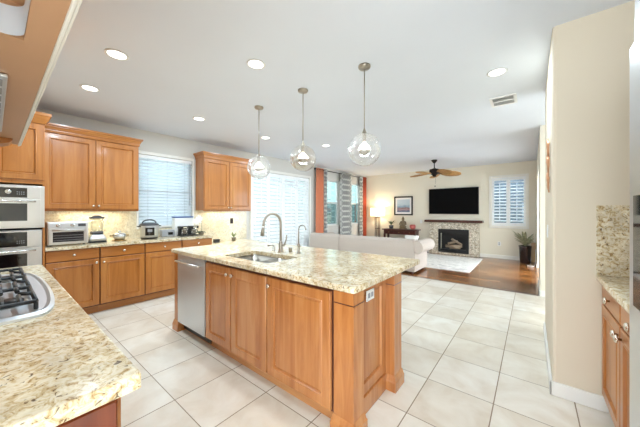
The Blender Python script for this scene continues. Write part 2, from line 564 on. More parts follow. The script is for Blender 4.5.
mb.box((FX_, HY1, 0), (FX_ + .14, PY0, CEIL)); mb.box((FX_, PY1, 0), (FX_ + .14, FY, CEIL)); mb.box((FX_, PY0, PZ), (FX_ + .14, PY1, CEIL)); mb.box((FX_ + .14, HY1, 0), (HX, HY1 + .14, CEIL))
struct('wall_right_far', mb, M['wall'])
mb = MB(); mb.box((HX, SY + .14, 2.1), (HX + .12, HY1 + .14, CEIL)); mb.box((HX, SY + .14, 0), (HX + .12, HY1 + .14, .9)); mb.box((KX, SY, 0), (HX, SY + .14, CEIL))  # end wall left open in a band, sized for the daylight it lets in
struct('wall_hall', mb, M['wall'])
struct('floor_hall', B((KX + .15, SY, -.12), (HX, HY1 + .03, 0)), M['tile'])
struct('ceiling_hall', B((KX + .15, SY, CEIL), (HX + .12, HY1 + .14, CEIL + .12)), M['ceil'])
struct('wall_back', B((WX, -.57, 0), (-.4, -.43, CEIL)), M['wall_tan'])  # unseen; put in and sized to cut light from behind the camera
struct('wall_kitchen', B((KX, BACK, 0), (KX + .15, SY, CEIL)), M['wall_tan'])
BH = .1
def baseboard(name, pts):
    mb = MB()
    for (a, b) in pts: mb.box(a, b, .006)
    struct(name, mb, M['trim'])
baseboard('baseboard_right', [((RX - .016, SY - .016, 0), (RX, HY0, BH)), ((FX_ - .016, HY1 - .016, 0), (FX_, PY0, BH)), ((FX_ - .016, PY1, 0), (FX_, FY, BH)), ((FX_ - .016, HY1 - .016, 0), (HX, HY1, BH)), ((RX - .016, SY - .016, 0), (.40, SY, BH))])
baseboard('baseboard_far', [((WX, FY - .016, 0), (-2.62, FY, BH)), ((-1.19, FY - .016, 0), (RX - .037, FY, BH))])
baseboard('baseboard_left', [((WX, 5.85, 0), (WX + .016, FY - .016, BH))])

# ---- windows
def window_left(name, h, mid):
    y0, y1, z0, z1 = h
    fr = MB()
    x0, x1 = WX - .12, WX - .07
    fr.box((x0, y0, z0), (x1, y0 + .05, z1), .004); fr.box((x0, y1 - .05, z0), (x1, y1, z1), .004)
    fr.box((x0, y0, z0), (x1, y1, z0 + .05), .004); fr.box((x0, y0, z1 - .05), (x1, y1, z1), .004)
    if mid: fr.box((x0, y0 + .05, mid - .025), (x1, y1 - .05, mid + .025), .004)
    o = struct(name, fr, M['white'], loc=(WX - .1, (y0 + y1) / 2, z0))
    B((x0 + .02, y0 + .04, z0 + .04), (x0 + .026, y1 - .04, z1 - .04)).build('pane', M['pane'], o)
    if mid == 1.62: B((x0 + .005, y0 + .04, z0 + .04), (x0 + .009, y1 - .04, mid)).build('insect_screen', M['screen'], o)
    B((WX - .07, y0 - .0, z0), (WX + .03, y1 + .0, z0 + .02), .004).build('sill', M['trim'], o)
    return o
window_left('window_1', W1, 1.7)
window_left('window_2', W2, 1.62)
window_left('window_3', W3, 1.62)
fr = MB()
x0, x1, z0, z1 = W4
for a, b in (((x0, FY + .08, z0), (x0 + .05, FY + .13, z1)), ((x1 - .05, FY + .08, z0), (x1, FY + .13, z1)), ((x0, FY + .08, z0), (x1, FY + .13, z0 + .05)), ((x0, FY + .08, z1 - .05), (x1, FY + .13, z1)), (((x0 + x1) / 2 - .02, FY + .08, z0), ((x0 + x1) / 2 + .02, FY + .13, z1))):
    fr.box(a, b, .004)
o = struct('window_4', fr, M['white'], loc=((x0 + x1) / 2, FY + .1, z0))
B((x0 + .04, FY + .1, z0 + .04), (x1 - .04, FY + .106, z1 - .04)).build('pane', M['pane'], o)
# sliding door
fr = MB()
y0, y1, z0, z1 = SD
for (a, b) in ((y0, y0 + .06), ((y0 + y1) / 2 - .04, (y0 + y1) / 2 + .04), (y1 - .06, y1)):
    fr.box((WX - .13, a, 0), (WX - .08, b, z1), .004)
fr.box((WX - .13, y0, z1 - .07), (WX - .08, y1, z1), .004); fr.box((WX - .13, y0, 0), (WX - .08, y1, .07), .004)
o = struct('door_1', fr, M['white'], loc=(WX - .1, (y0 + y1) / 2, 0))
B((WX - .11, y0 + .05, .06), (WX - .104, y1 - .05, z1 - .06)).build('pane', M['pane'], o)
cs = MB()
cs.box((WX, y0 - .06, 0), (WX + .035, y0, z1 + .06), .006); cs.box((WX, y1, 0), (WX + .035, y1 + .06, z1 + .06), .006); cs.box((WX, y0, z1), (WX + .035, y1, z1 + .06), .006)
struct('trim_1', cs, M['trim'])
cs = MB()
y0, y1, z0, z1 = W1
cs.box((WX, y0 - .03, z0 - .02), (WX + .02, y0, z1 + .05), .004); cs.box((WX, y1, z0 - .02), (WX + .02, y1 + .03, z1 + .05), .004); cs.box((WX, y0, z1), (WX + .02, y1, z1 + .05), .004)
struct('trim_2', cs, M['trim'])
# added outdoors to dim and tint what the panes show and let in
struct('exterior_added_view_wall', B((-9.3, 8.6, -.13), (-9.1, 17.5, 4.2)), M['view_wall'])  # invented wall; keeps the living room panes from blowing out
struct('exterior_added_dimming_wall', B((-7.6, -4, -.13), (-7.45, 8.0, 2.9)), M['dimming_wall'])  # invented wall that cuts daylight on the blind and shutters
struct('exterior_added_shade_slab', B((-6.1, -2, 2.72), (WX - .151, 10, 2.86)), M['white'])  # overhang added above the windows to hold back sky light
struct('exterior_added_dark_panel', B((-3.5, 10.6, -.13), (3.0, 10.7, 2.9)), M['dark_panel'])  # invented dark backing; darkens the gaps between the far louvers

# ---- kitchen blind
bl = thing('window_blind', 'white horizontal blind lowered over the kitchen window', 'blind', (WX - .03, (y0 + y1) / 2, z0 + .02))
B((WX - .055, y0 + .01, z1 - .06), (WX - .005, y1 - .01, z1 - .005), .004).build('headrail', M['slat'], bl)
mb = MB(); nsl = 21
for i in range(nsl):
    z = z0 + .06 + i * (z1 - .09 - z0 - .06) / (nsl - 1)
    mtx = Matrix.Translation((WX - .03, 0, z)) @ Matrix.Rotation(math.radians(50), 4, 'Y')
    mb.box((-.031, y0 + .012, -.0015), (.031, y1 - .012, .0015), 0, 1, mtx)
mb.build('slats', M['blind'], bl)
B((WX - .045, y0 + .012, z0 + .024), (WX - .015, y1 - .012, z0 + .04), .003).build('bottom_rail', M['slat'], bl)
mb = MB()
for yy in (y0 + .14, (y0 + y1) / 2, y1 - .14): mb.tube([(WX - .004, yy, z0 + .03), (WX - .004, yy, z1 - .05)], .0015, 6)
mb.tube([(WX + .002, y1 - .05, 1.45), (WX + .002, y1 - .05, z1 - .05)], .003, 6)
mb.build('cord', M['grey'], bl)

# ---- plantation shutters
def shutter(label, group, c, w, h, rotz, pitch=.088, ang=54, rod=True, stile=.05, thick=.03):
    WORLD[0] = False
    s = thing('plantation_shutter', label, 'shutter', c, rotz, group)
    mb = MB()
    mb.box((-w / 2, 0, 0), (-w / 2 + stile, thick, h), .003); mb.box((w / 2 - stile, 0, 0), (w / 2, thick, h), .003)
    mb.box((-w / 2 + stile, 0, 0), (w / 2 - stile, thick, .09), .003); mb.box((-w / 2 + stile, 0, h - .09), (w / 2 - stile, thick, h), .003)
    mb.build('shutter_frame', M['slat'], s)
    mb = MB(); n = int((h - .2) / pitch)
    for i in range(n):
        z = .1 + pitch * (i + .5) * (h - .2) / (n * pitch)
        mtx = Matrix.Translation((0, thick / 2, z)) @ Matrix.Rotation(math.radians(ang), 4, 'X')
        mb.box((-w / 2 + stile + .002, -pitch * .52, -.004), (w / 2 - stile - .002, pitch * .52, .004), .003, 1, mtx)
    mb.build('louvers', M['slat'], s)
    if rod: B((-.008, -.042, .14), (.008, -.03, h - .14), .003).build('tilt_rod', M['slat'], s)
    WORLD[0] = True
    return s
sw = (SD[1] - SD[0]) / 4
nm = ['first', 'second', 'third', 'fourth']
for i in range(4):
    shutter('white louvered shutter panel over the sliding door, %s from the cabinet side' % nm[i], 'shutters over the sliding door',
            (WX - .005, SD[0] + sw * (i + .5), .012), sw - .006, SD[3] - .02, PI / 2)
cx4 = (W4[0] + W4[1]) / 2
fr = MB(); e = .065
for a, b in (((W4[0] - e, FY - .03, W4[2] - e), (W4[0] + .0, FY, W4[3] + e)), ((W4[1], FY - .03, W4[2] - e), (W4[1] + e, FY, W4[3] + e)), ((W4[0], FY - .03, W4[2] - e), (W4[1], FY, W4[2])), ((W4[0], FY - .03, W4[3]), (W4[1], FY, W4[3] + e))):
    fr.box(a, b, .006)
struct('trim_3', fr, M['trim'])
w4 = (W4[1] - W4[0]) / 2
for i, s in enumerate((-1, 1)):
    shutter(('left' if s < 0 else 'right') + ' white louvered shutter of the window beside the fireplace', 'shutters beside the fireplace',
            (cx4 + s * w4 / 2, FY - .02, W4[2] + .002), w4 - .006, W4[3] - W4[2] - .004, 0, pitch=.085, ang=22, stile=.042)

# ------------------------------------------------------------------ cabinet pieces (thing's own coordinates, front towards -Y)
def door_mb(w, h, x0, z0, t=.02, stile=.058, y=0.0):
    def rect(i, yy):
        return [(x0 + i, y + yy, z0 + i), (x0 + w - i, y + yy, z0 + i), (x0 + w - i, y + yy, z0 + h - i), (x0 + i, y + yy, z0 + h - i)]
    prof = [(0, 0), (0, -t + .004), (.004, -t), (stile, -t), (stile + .004, -t - .003), (stile + .010, -t - .002), (stile + .015, -t + .012), (stile + .019, -t + .012), (stile + .026, -t + .008)]
    return MB().rings([rect(i, yy) for i, yy in prof], smooth=False)
def flat_front_mb(w, h, x0, z0, t=.02, y=0.0):
    def rect(i, yy):
        return [(x0 + i, y + yy, z0 + i), (x0 + w - i, y + yy, z0 + i), (x0 + w - i, y + yy, z0 + h - i), (x0 + i, y + yy, z0 + h - i)]
    prof = [(0, 0), (0, -t + .006), (.005, -t + .001), (.014, -t)]
    return MB().rings([rect(i, yy) for i, yy in prof], smooth=False)
def knob(parent, x, z, y=-.02, name='knob', r=.0155):
    mtx = Matrix.Translation((x, y, z)) @ Matrix.Rotation(PI / 2, 4, 'X')
    return MB().lathe([(.007, 0), (.006, .012), (r, .016), (r * 1.03, .021), (r * .8, .027), (.003, .03)], n=14, mtx=mtx).build(name, M['knob'], parent)

def base_cabinet(label, group, loc, rotz, w, door_side, d=.60, wood_m='wood', h=.876):
    WORLD[0] = False
    c = thing('base_cabinet', label, 'cabinet', loc, rotz, group)
    B((0, 0, .105), (w, d, h)).build('carcass', M['gap'], c)
    B((0, .065, 0), (w, d, .105)).build('toe_kick', M[wood_m + 'h'] if wood_m == 'wood' else M['islandh'], c)
    dr = flat_front_mb(w - .012, .135, .006, .735).build('drawer', M['woodh'], c)
    knob(dr, w / 2, .803)
    dd = door_mb(w - .012, .605, .006, .12).build('door', M[wood_m], c)
    knob(dd, w - .038 if door_side == 'r' else .038, .675)
    WORLD[0] = True
    return c
def upper_cabinet(name, label, loc, rotz, w, h, d=.33, n=2, crown=.1, knobs=True, group=None, cl=True, cr=True):
    WORLD[0] = False
    c = thing(name, label, 'cabinet', loc, rotz, group)
    B((0, 0, 0), (w, d, h)).build('carcass', M['wood'], c)
    dw = (w - .01) / n
    for i in range(n):
        dd = door_mb(dw - .006, h - .03, .005 + i * dw + .003, .012).build('door', M['wood'], c)
        if knobs: knob(dd, .005 + i * dw + (dw - .03 if i % 2 == 0 and n > 1 else .03), .055)
    # crown moulding: mitred rings widening upward
    a = .045 if cl else 0; b = .045 if cr else 0
    def rc(k, z): return [(-a * k, -.02 - .045 * k, z), (w + b * k, -.02 - .045 * k, z), (w + b * k, d, z), (-a * k, d, z)]
    MB().rings([rc(0, h - .012), rc(.12, h - .012), rc(.2, h + .012), rc(.2, h + .026), rc(.34, h + .028), rc(.42, h + .045), rc(.66, h + .064), rc(.66, h + .07), rc(.9, h + .074), rc(1, h + crown * .82), rc(1, h + crown)], smooth=False).build('crown_moulding', M['woodh'], c)
    B((.0, .004, -.018), (w, .022, 0), .003).build('light_rail', M['woodh'], c)
    WORLD[0] = True
    return c

# ---- window wall run
R90 = PI / 2
CF = -4.455       # carcass front of the base run
blabels = ['honey base cabinet next to the oven tower, under the toaster oven',
           'honey base cabinet second from the oven tower, under the blender and small pot',
           'honey base cabinet under the silver pressure cooker and window',
           'honey base cabinet at the open end of the window counter, under the black coffee makers']
ys = [.378, .885, 1.405, 1.93, 2.455]
for i in range(4):
    base_cabinet(blabels[i], 'base cabinets along the window wall', (CF, ys[i], 0), R90, ys[i + 1] - ys[i] - .001, 'r' if i % 2 == 0 else 'l', d=.575)
tag(MB().box((WX + .002, .378, .876), (-4.405, 2.475, .914), .006).build('countertop', M['granite'], loc=(-4.73, 1.4, .876)),
    'speckled granite countertop below the kitchen window', 'countertop')
sp = MB()
sp.box((WX + .001, .378, .915), (WX + .014, 1.468, 1.37)); sp.box((WX + .001, 1.469, .915), (WX + .014, 2.416, 1.048)); sp.box((WX + .001, 2.417, .735), (WX + .014, 3.60, 1.37))
struct('trim_backsplash', sp, M['granite_splash'])
o1 = upper_cabinet('upper_cabinet', 'honey two-door upper cabinet above the toaster oven, left of the window', (-4.735, .378, 1.365), R90, 1.032, .985, d=.31, group='upper cabinets on the window wall', cl=False)
o2 = upper_cabinet('upper_cabinet', 'honey two-door upper cabinet right of the kitchen window, by the shutters', (-4.735, 2.445, 1.365), R90, 1.05, .985, d=.31, group='upper cabinets on the window wall')
for o, yc, nmx in ((o1, .92, 'left'), (o2, 2.97, 'right')):
    s = thing('strip_light', 'slim under-cabinet light below the upper cabinet %s of the kitchen window' % nmx, 'light', (-4.90, yc, 1.345))
    B((-4.92, yc - .35, 1.350), (-4.88, yc + .35, 1.364), .002).build('housing', M['white'], s)
    B((-4.915, yc - .34, 1.347), (-4.885, yc + .34, 1.350)).build('lens', M['striplens'], s)
    lamp('strip_lamp', 'AREA', (-4.90, yc, 1.344), STRIP_W, s, size=.03, size_y=.68, color=(1, .94, .70))
# desk beyond the counter end
dk = thing('desk', 'low built-in desk with granite top under the right upper cabinet', 'desk', (-4.75, 2.98, 0))
B((WX + .002, 2.478, .695), (-4.46, 3.50, .732), .005).build('desk_top', M['granite'], dk)
B((-5.03, 3.46, 0), (-4.50, 3.498, .694)).build('side_panel', M['wood'], dk)
B((-5.03, 2.50, .58), (-4.50, 3.459, .694)).build('apron', M['woodh'], dk)

# ---- oven tower
TX = -4.39
tw = thing('oven_cabinet', 'tall honey cabinet holding the two stainless wall ovens', 'cabinet', (-4.72, 0, 0))
mb = MB()
mb.box((WX + .002, -.42, .1), (TX, -.40, 2.36)); mb.box((WX + .002, .357, .1), (TX, .376, 2.36))
mb.box((WX + .002, -.40, .1), (TX, .357, .33)); mb.box((WX + .002, -.40, 1.655), (TX, .357, 2.36)); mb.box((WX + .002, -.40, .33), (-5.0, .357, 1.655))
mb.build('carcass', M['wood'], tw)
B((WX + .002, -.42, 0), (TX - .07, .376, .1)).build('toe_kick', M['woodh'], tw)
WORLD[0] = False
for a in (-.415, -.018):
    dd = door_mb(.385, .64, a, 1.70).build('door', M['wood'], tw)
    knob(dd, a + (.355 if a < -.1 else .03), 1.745)
    dd.location = (TX + 4.72, 0, 0); dd.rotation_euler = (0, 0, R90)
def rc(k, z): return [(WX + .002 + 4.72, -.42, z), (TX + 4.72 + .02 + .05 * k, -.42, z), (TX + 4.72 + .02 + .05 * k, .376 + .05 * k, z), (.075, .376 + .05 * k, z), (.075, .376, z), (WX + .002 + 4.72, .376, z)]
MB().rings([rc(0, 2.345), rc(.2, 2.36), rc(.55, 2.395), rc(.85, 2.43), rc(1, 2.435), rc(1, 2.465)], smooth=False).build('crown_moulding', M['woody'], tw)
WORLD[0] = True

def oven(name, label, cat, z0, z1, panel_h, micro):
    o = thing(name, label, cat, (TX, -.02, z0))
    ya, yb = -.395, .352
    B((-4.95, ya, z0), (TX + .004, yb, z1)).build('body', M['steel_soft'], o)
    if micro:
        B((TX + .005, ya - .015, z0 - .012), (TX + .02, yb + .02, z1 + .012), .003).build('trim_frame', M['steel'], o)
    f = TX + .02
    p = B((f, ya + .005, z1 - panel_h), (f + .014, yb - .012, z1 - .004), .003).build('control_panel', M['steel'], o)
    B((f + .014, ya + .1, z1 - panel_h + .01), (f + .018, yb - .115, z1 - .018), .001).build('panel_glass', M['blackglass'], p)
    B((f + .018, -.12, z1 - panel_h + .05), (f + .019, .02, z1 - .045)).build('display', M['display'] if not micro else M['ovenglass'], p)
    if micro:
        mtx = Matrix.Translation((f + .018, .10, z1 - panel_h * .48)) @ Matrix.Rotation(R90, 4, 'Y')
        MB().lathe([(.026, 0), (.026, .012), (.022, .02), (.004, .021)], n=20, mtx=mtx).build('dial', M['chrome'], p)
    mb = MB()
    for k in range(4):
        for q in range(2): mb.box((f + .018, .16 + k * .016, z1 - panel_h + .045 + q * .022), (f + .0188, .168 + k * .016, z1 - panel_h + .052 + q * .022))
    mb.build('buttons', M['grey'], p)
    dtop = z1 - panel_h - .008
    d = B((f, ya + .005, z0 + .006), (f + .02, yb - .012, dtop), .003).build('door', M['steel'], o)
    B((f + .02, ya + .1, z0 + (.07 if micro else .12)), (f + .023, yb - .115, dtop - (.045 if micro else .06)), .001).build('window', M['ovenglass'] if micro else M['blackglass'], d)
    mb = MB(); hz = dtop - (.022 if micro else .03)
    mb.tube([(f + .05, ya + .05, hz), (f + .05, yb - .05, hz)], .011, 12)
    for yy in (ya + .09, yb - .09): mb.tube([(f + .018, yy, hz), (f + .05, yy, hz)], .007, 8)
    mb.build('handle', M['chrome'], d)
oven('microwave', 'stainless built-in microwave above the wall oven', 'microwave', 1.17, 1.62, .135, True)
oven('wall_oven', 'stainless wall oven with black glass, below the built-in microwave', 'oven', .36, 1.135, .185, False)

# ------------------------------------------------------------------ cooktop peninsula
PE = -.815; PY = .250
pc = thing('peninsula_cabinet', 'honey base cabinet run carrying the gas cooktop', 'cabinet', (-1.95, -.1, 0))
B((-3.06, -.36, .1), (-.885, .205, .869)).build('carcass', M['gap'], pc)
B((-3.06, -.36, 0), (-.90, .15, .1)).build('toe_kick', M['woodh'], pc)
WORLD[0] = False
def place(o, world_origin, rotz, thing_loc):
    o.location = Vector(world_origin) - Vector(thing_loc); o.rotation_euler = (0, 0, rotz)
TL = (-1.95, -.1, 0)
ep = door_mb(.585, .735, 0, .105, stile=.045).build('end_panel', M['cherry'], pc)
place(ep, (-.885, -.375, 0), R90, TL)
for i in range(4):
    w = .54
    dd = door_mb(w - .006, .605, 0, .12).build('door', M['wood'], pc); place(dd, (-.89 - i * w, .205, 0), PI, TL)
    knob(dd, .035 if i % 2 == 0 else w - .04, .675)
    dr = flat_front_mb(w - .006, .13, 0, .735).build('drawer', M['woodh'], pc); place(dr, (-.89 - i * w, .205, 0), PI, TL)
    knob(dr, w / 2, .80)
WORLD[0] = True
tag(MB().box((-3.11, -.40, .870), (PE, PY, .914), .006).build('countertop', M['granite'], loc=(-1.95, -.07, .87)),
    'speckled granite countertop around the gas cooktop, nearest the camera', 'countertop')
# cooktop
CT = (-2.12, -.08, .914)
ck = thing('cooktop', 'stainless gas cooktop with black iron grates', 'cooktop', CT)
def rrect(x0, x1, y0, y1, r, z, bulge=0, n=6):
    pts = []
    for (cx, cy, a0) in ((x1 - r, y1 - r, 0), (x0 + r, y1 - r, 90), (x0 + r, y0 + r, 180), (x1 - r, y0 + r, 270)):
        for k in range(n + 1):
            a = math.radians(a0 + 90 * k / n)
            x = cx + r * math.cos(a); y = cy + r * math.sin(a)
            pts.append((x, y, z))
    return pts
def arc_plate(x0, x1, y0, ya, yb, z, n=20):
    """rounded-end tray: straight near edge, front edge bowed outwards"""
    pts = [(x0, y0, z), (x1, y0, z)]
    for k in range(n + 1):
        s = k / n
        a = PI * s
        x = (x0 + x1) / 2 + (x1 - x0) / 2 * math.cos(a)
        pts.append((x, ya + (yb - ya) * math.sin(a) ** .42, z))
    return pts
cx0, cx1 = -2.70, -1.56
MB().rings([arc_plate(cx0, cx1, -.33, .06, .198, .9145), arc_plate(cx0, cx1, -.33, .06, .198, .925), arc_plate(cx0 + .02, cx1 - .02, -.315, .055, .185, .932), arc_plate(cx0 + .035, cx1 - .035, -.30, .05, .172, .927)], smooth=False).build('tray', M['steel_soft'], ck)
for bx, by, br in ((-2.48, -.18, .045), (-2.45, .06, .04), (-2.12, -.06, .06), (-1.80, -.18, .05), (-1.80, .05, .042)):
    b = MB().lathe([(br * 1.25, 0), (br * 1.25, .012), (br, .014)], (bx, by, .927), 20).build('burner', M['steel'], ck)
    MB().lathe([(br * .95, .014), (br * .95, .022), (br * .8, .026), (.004, .027)], (bx, by, .927), 20).build('burner_cap', M['iron'], b)
for gx0, gx1 in ((-2.66, -2.33), (-2.325, -1.985), (-1.98, -1.65)):
    mb = MB(); z = .962
    r = .0085
    P = [(gx0, -.25, z), (gx1, -.25, z), (gx1, .115, z), (gx0, .115, z)]
    for a, b in zip(P, P[1:] + P[:1]): mb.tube([a, b], r, 8)
    for a in P: mb.tube([a, (a[0], a[1], .928)], r * .9, 8)
    gm = (gx0 + gx1) / 2
    for yy in (-.215, -.165, -.105, -.04, .02, .07):
        mb.tube([(gx0, yy, z), (gx0 + .04, yy, z + .006), (gm - .045, yy, z + .008)], r, 8)
        mb.tube([(gx1, yy, z), (gx1 - .04, yy, z + .006), (gm + .045, yy, z + .008)], r, 8)
    for xx in (gm,):
        mb.tube([(xx, -.25, z), (xx, -.20, z + .008)], r, 8); mb.tube([(xx, .115, z), (xx, .07, z + .008)], r, 8); mb.tube([(gx0, -.07, z), (gx1, -.07, z)], r, 8)
    mb.build('grate', M['iron'], ck)
for k in range(5):
    MB().lathe([(.02, 0), (.018, .02), (.004, .022)], (-2.36 + k * .12, -.285, .93), 16).build('knob', M['chrome'], ck)

# hood cabinet bank above the peninsula
HZ = 1.85
hc = thing('hood_cabinet', 'honey cabinet bank with vent hood above the cooktop', 'cabinet', (-1.9, -.1, HZ))
rx0, rx1, ry1 = -1.17, -.66, .057
mb = MB()
mb.box((-3.04, -.36, HZ + .10), (-.30, .118, CEIL - .002))          # body above the open base
mb.box((-3.04, ry1 + .0, HZ), (-.30, .118, HZ + .10)); mb.box((-3.04, -.36, HZ), (rx0, ry1, HZ + .10)); mb.box((rx1, -.36, HZ), (-.30, ry1, HZ + .10)); mb.box((rx0, -.36, HZ), (rx1, -.25, HZ + .10))
mb.build('carcass', M['laminate'], hc)
mb = MB()
def inner(rad, z): return rrect(rx0 + .001, rx1 - .001, -.249, ry1 - .001, rad, z)
mb.rings([inner(.045, HZ + .001), inner(.045, HZ + .085)], cap0=False, cap1=False, smooth=True)
mb.build('liner', M['liner'], hc)
mb = MB()
mb.box((-3.05, .118, HZ - .008), (-.30, .126, HZ + .022), .002); mb.box((-3.05, .1265, HZ - .004), (-.30, .134, HZ + .022), .002)
mb.build('light_rail', M['trim'], hc)
WORLD[0] = False
for i in range(5):
    dd = door_mb(.535, .72, 0, HZ + .05).build('door', M['wood'], hc); place(dd, (-.32 - i * .54, .118, 0), PI, (-1.9, -.1, HZ)); dd.location.z = -HZ
WORLD[0] = True
vt = B((-2.56, -.24, HZ - .014), (-1.50, .034, HZ - .001), .004).build('vent_frame', M['steel_soft'], hc)
mb = MB()
for k in range(9): mb.box((-2.53 + k * .115, -.22, HZ - .017), (-2.53 + k * .115 + .075, .022, HZ - .0141))
mb.build('vent_filter', M['grey'], vt)
mb = MB()
poly = [(-.06, 0), (.085, 0), (.085, -.012), (.07, -.03), (.045, -.04), (.02, -.05), (-.02, -.075), (-.06, -.085)]
mb.prism([(y, HZ - .001 + z) for y, z in poly], 0, -2.95, -2.80)
mb.build('corbel', M['wood'], hc)

# ------------------------------------------------------------------ the island
IX0, IX1 = -3.19, -.80
IY = 1.315
il = thing('kitchen_island', 'large honey-stained island with panelled end and posts', 'island', (-2.0, 1.68, 0))
mb = MB(); mb.box((-2.485, IY + .003, .105), (-.90, IY + .03, .876)); mb.box((-2.485, IY + .03, .105), (-.90, 2.0, .64)); mb.box((-2.485, 1.96, .64), (-.90, 2.0, .876)); mb.box((-2.485, IY + .03, .64), (-2.46, 1.96, .876)); mb.box((-1.60, IY + .03, .64), (-.90, 1.96, .876))
mb.build('carcass', M['gap'], il)
B((-3.085, 1.90, .105), (-2.486, 2.0, .876)).build('back_panel', M['island'], il)
B((-3.08, 1.372, 0), (-.93, 1.98, .104)).build('toe_kick', M['islandh'], il)
WORLD[0] = False
IT = (-2.0, 1.68, 0)
for i, (a, b) in enumerate(((-2.472, -2.050), (-2.036, -1.571), (-1.555, -.964))):
    dd = door_mb(b - a, .73, 0, .118, stile=.062).build('door', M['island'], il)
    place(dd, (a, IY, 0), 0, IT)
    knob(dd, (b - a - .035) if i == 0 else .03, .79)
WORLD[0] = True
def post(x0, x1, y0, y1, mat):
    p = B((x0, y0, .0), (x1, y1, .876), .003).build('post', mat, il)
    mb = MB()
    def rq(e, z): return [(x0 - e, y0 - e, z), (x1 + e, y0 - e, z), (x1 + e, y1 + e, z), (x0 - e, y1 + e, z)]
    mb.rings([rq(.016, 0), rq(.016, .07), rq(.011, .078), rq(.008, .095), rq(.003, .112), rq(.0, .114)], smooth=False).build('foot', mat, p)
    B((x0 - .001, y0 - .001, .790), (x1 + .001, y1 + .001, .796)).build('groove_shade_band', M['gap'], p)  # dark band on the surface paints the shade of a groove
    return p
post(-.942, IX1, IY - .012, 1.425, M['island'])
post(-.885, IX1 + .003, 1.875, 2.015, M['island'])
post(IX0, -3.09, IY - .012, 1.42, M['island'])
post(IX0, -3.09, 1.90, 2.015, M['island'])
WORLD[0] = False
ep = door_mb(.515, .756, 0, .12, stile=.07).build('end_panel', M['island'], il); place(ep, (-.885, 1.362, 0), R90, IT)
ep = door_mb(.48, .756, 0, .12, stile=.07).build('end_panel', M['island'], il); place(ep, (-3.135, 1.90, 0), -R90, IT)
WORLD[0] = True
B((-.90, 1.43, .0), (-.855, 1.87, .118), .004).build('base_moulding', M['island'], il)
B((-.899, IY + .1, .105), (-.8855, 1.90, .876)).build('end_wall', M['gap'], il)
# countertop with sink cut-out
SX0, SX1, SY0, SY1 = -2.36, -1.70, 1.42, 1.80
mb = MB()
def slab_rings(lo, hi, z0, z1):
    pass
bm = bmesh.new()
OX0, OX1, OY0, OY1 = -3.225, -.775, 1.272, 2.405
def lp(x0, x1, y0, y1, z, r=.03):
    return rrect(x0, x1, y0, y1, r, z, n=6)
outer = [lp(OX0 + .004, OX1 - .004, OY0 + .004, OY1 - .004, .914), lp(OX0, OX1, OY0, OY1, .909), lp(OX0, OX1, OY0, OY1, .881), lp(OX0 + .004, OX1 - .004, OY0 + .004, OY1 - .004, .876)]
innr = [lp(SX0, SX1, SY0, SY1, .876), lp(SX0, SX1, SY0, SY1, .912), lp(SX0 - .002, SX1 + .002, SY0 - .002, SY1 + .002, .914)]
# resample: both loops have the same count, so bridge them in order
mb.rings(outer + innr + [outer[0]], cap0=False, cap1=False, smooth=False)
bmesh.ops.remove_doubles(mb.bm, verts=mb.bm.verts[:], dist=1e-5)
bmesh.ops.recalc_face_normals(mb.bm, faces=mb.bm.faces[:])
tag(mb.build('countertop', M['granite'], loc=(-2.0, 1.84, .876)), 'long granite island countertop with the sink cut into it', 'countertop')
# sink
sk = thing('sink', 'stainless double-bowl undermount sink in the island', 'sink', (-2.03, 1.61, .70))
def bowl(x0, x1, y0, y1, depth):
    m = MB()
    r = .045
    m.rings([rrect(x0 - .012, x1 + .012, y0 - .012, y1 + .012, r, .8735), rrect(x0, x1, y0, y1, r, .8735), rrect(x0 + .004, x1 - .004, y0 + .004, y1 - .004, r, .874 - depth + .03), rrect(x0 + .03, x1 - .03, y0 + .03, y1 - .03, r, .874 - depth), rrect(x0 + .03, x1 - .03, y0 + .03, y1 - .03, r, .871 - depth), rrect(x0 - .002, x1 + .002, y0 - .002, y1 + .002, r, .871 - depth + .03), rrect(x0 - .012, x1 + .012, y0 - .012, y1 + .012, r, .8725)], cap0=False, cap1=False)
    m.rings([rrect(x0 + .031, x1 - .031, y0 + .031, y1 - .031, r, .874 - depth), rrect(x0 + .031, x1 - .031, y0 + .031, y1 - .031, r, .872 - depth)])
    o = m.build('bowl', M['sinksteel'], sk)
    c = ((x0 + x1) / 2, (y0 + y1) / 2, .8745 - depth)
    MB().lathe([(.04, 0), (.038, .003), (.025, .0015), (.004, .001)], c, 20).build('drain', M['chrome'], o)
bowl(SX0 - .005, -2.005, SY0 - .005, SY1 + .005, .20)
bowl(-1.975, SX1 + .005, SY0 - .005, SY1 + .005, .16)
# faucet
FX, FYY = -2.06, 1.90
fa = thing('faucet', 'tall brushed nickel gooseneck kitchen faucet behind the sink', 'faucet', (FX, FYY, .914))
MB().lathe([(.030, 0), (.030, .006), (.024, .012), (.021, .06), (.019, .10), (.015, .12)], (FX, FYY, .914), 20).build('base', M['nickel'], fa)
pts = [(FX, FYY, 1.02), (FX, FYY, 1.20)]
for k in range(13):
    a = PI * k / 12
    pts.append((FX - .02 * (1 - math.cos(a)) / 2, FYY - .105 + .105 * math.cos(a), 1.215 + .105 * math.sin(a)))
pts += [(FX - .021, FYY - .212, 1.19)]
MB().tube(pts, .0125, 14).build('neck', M['nickel'], fa)
MB().tube([(FX - .021, FYY - .212, 1.195), (FX - .022, FYY - .218, 1.16), (FX - .024, FYY - .226, 1.10)], .016, 14, rad=[.0135, .017, .021]).build('spray_head', M['nickel'], fa)
mb = MB(); mb.tube([(FX, FYY, .985), (FX + .05, FYY + .006, .995)], .012, 12); mb.tube([(FX + .05, FYY + .006, .992), (FX + .075, FYY + .01, 1.06), (FX + .078, FYY + .01, 1.10)], .008, 10)
mb.build('lever', M['nickel'], fa)
GX, GY = -1.862, 1.965
ff = thing('filter_faucet', 'slim nickel water filter faucet right of the tall faucet', 'faucet', (GX, GY, .914))
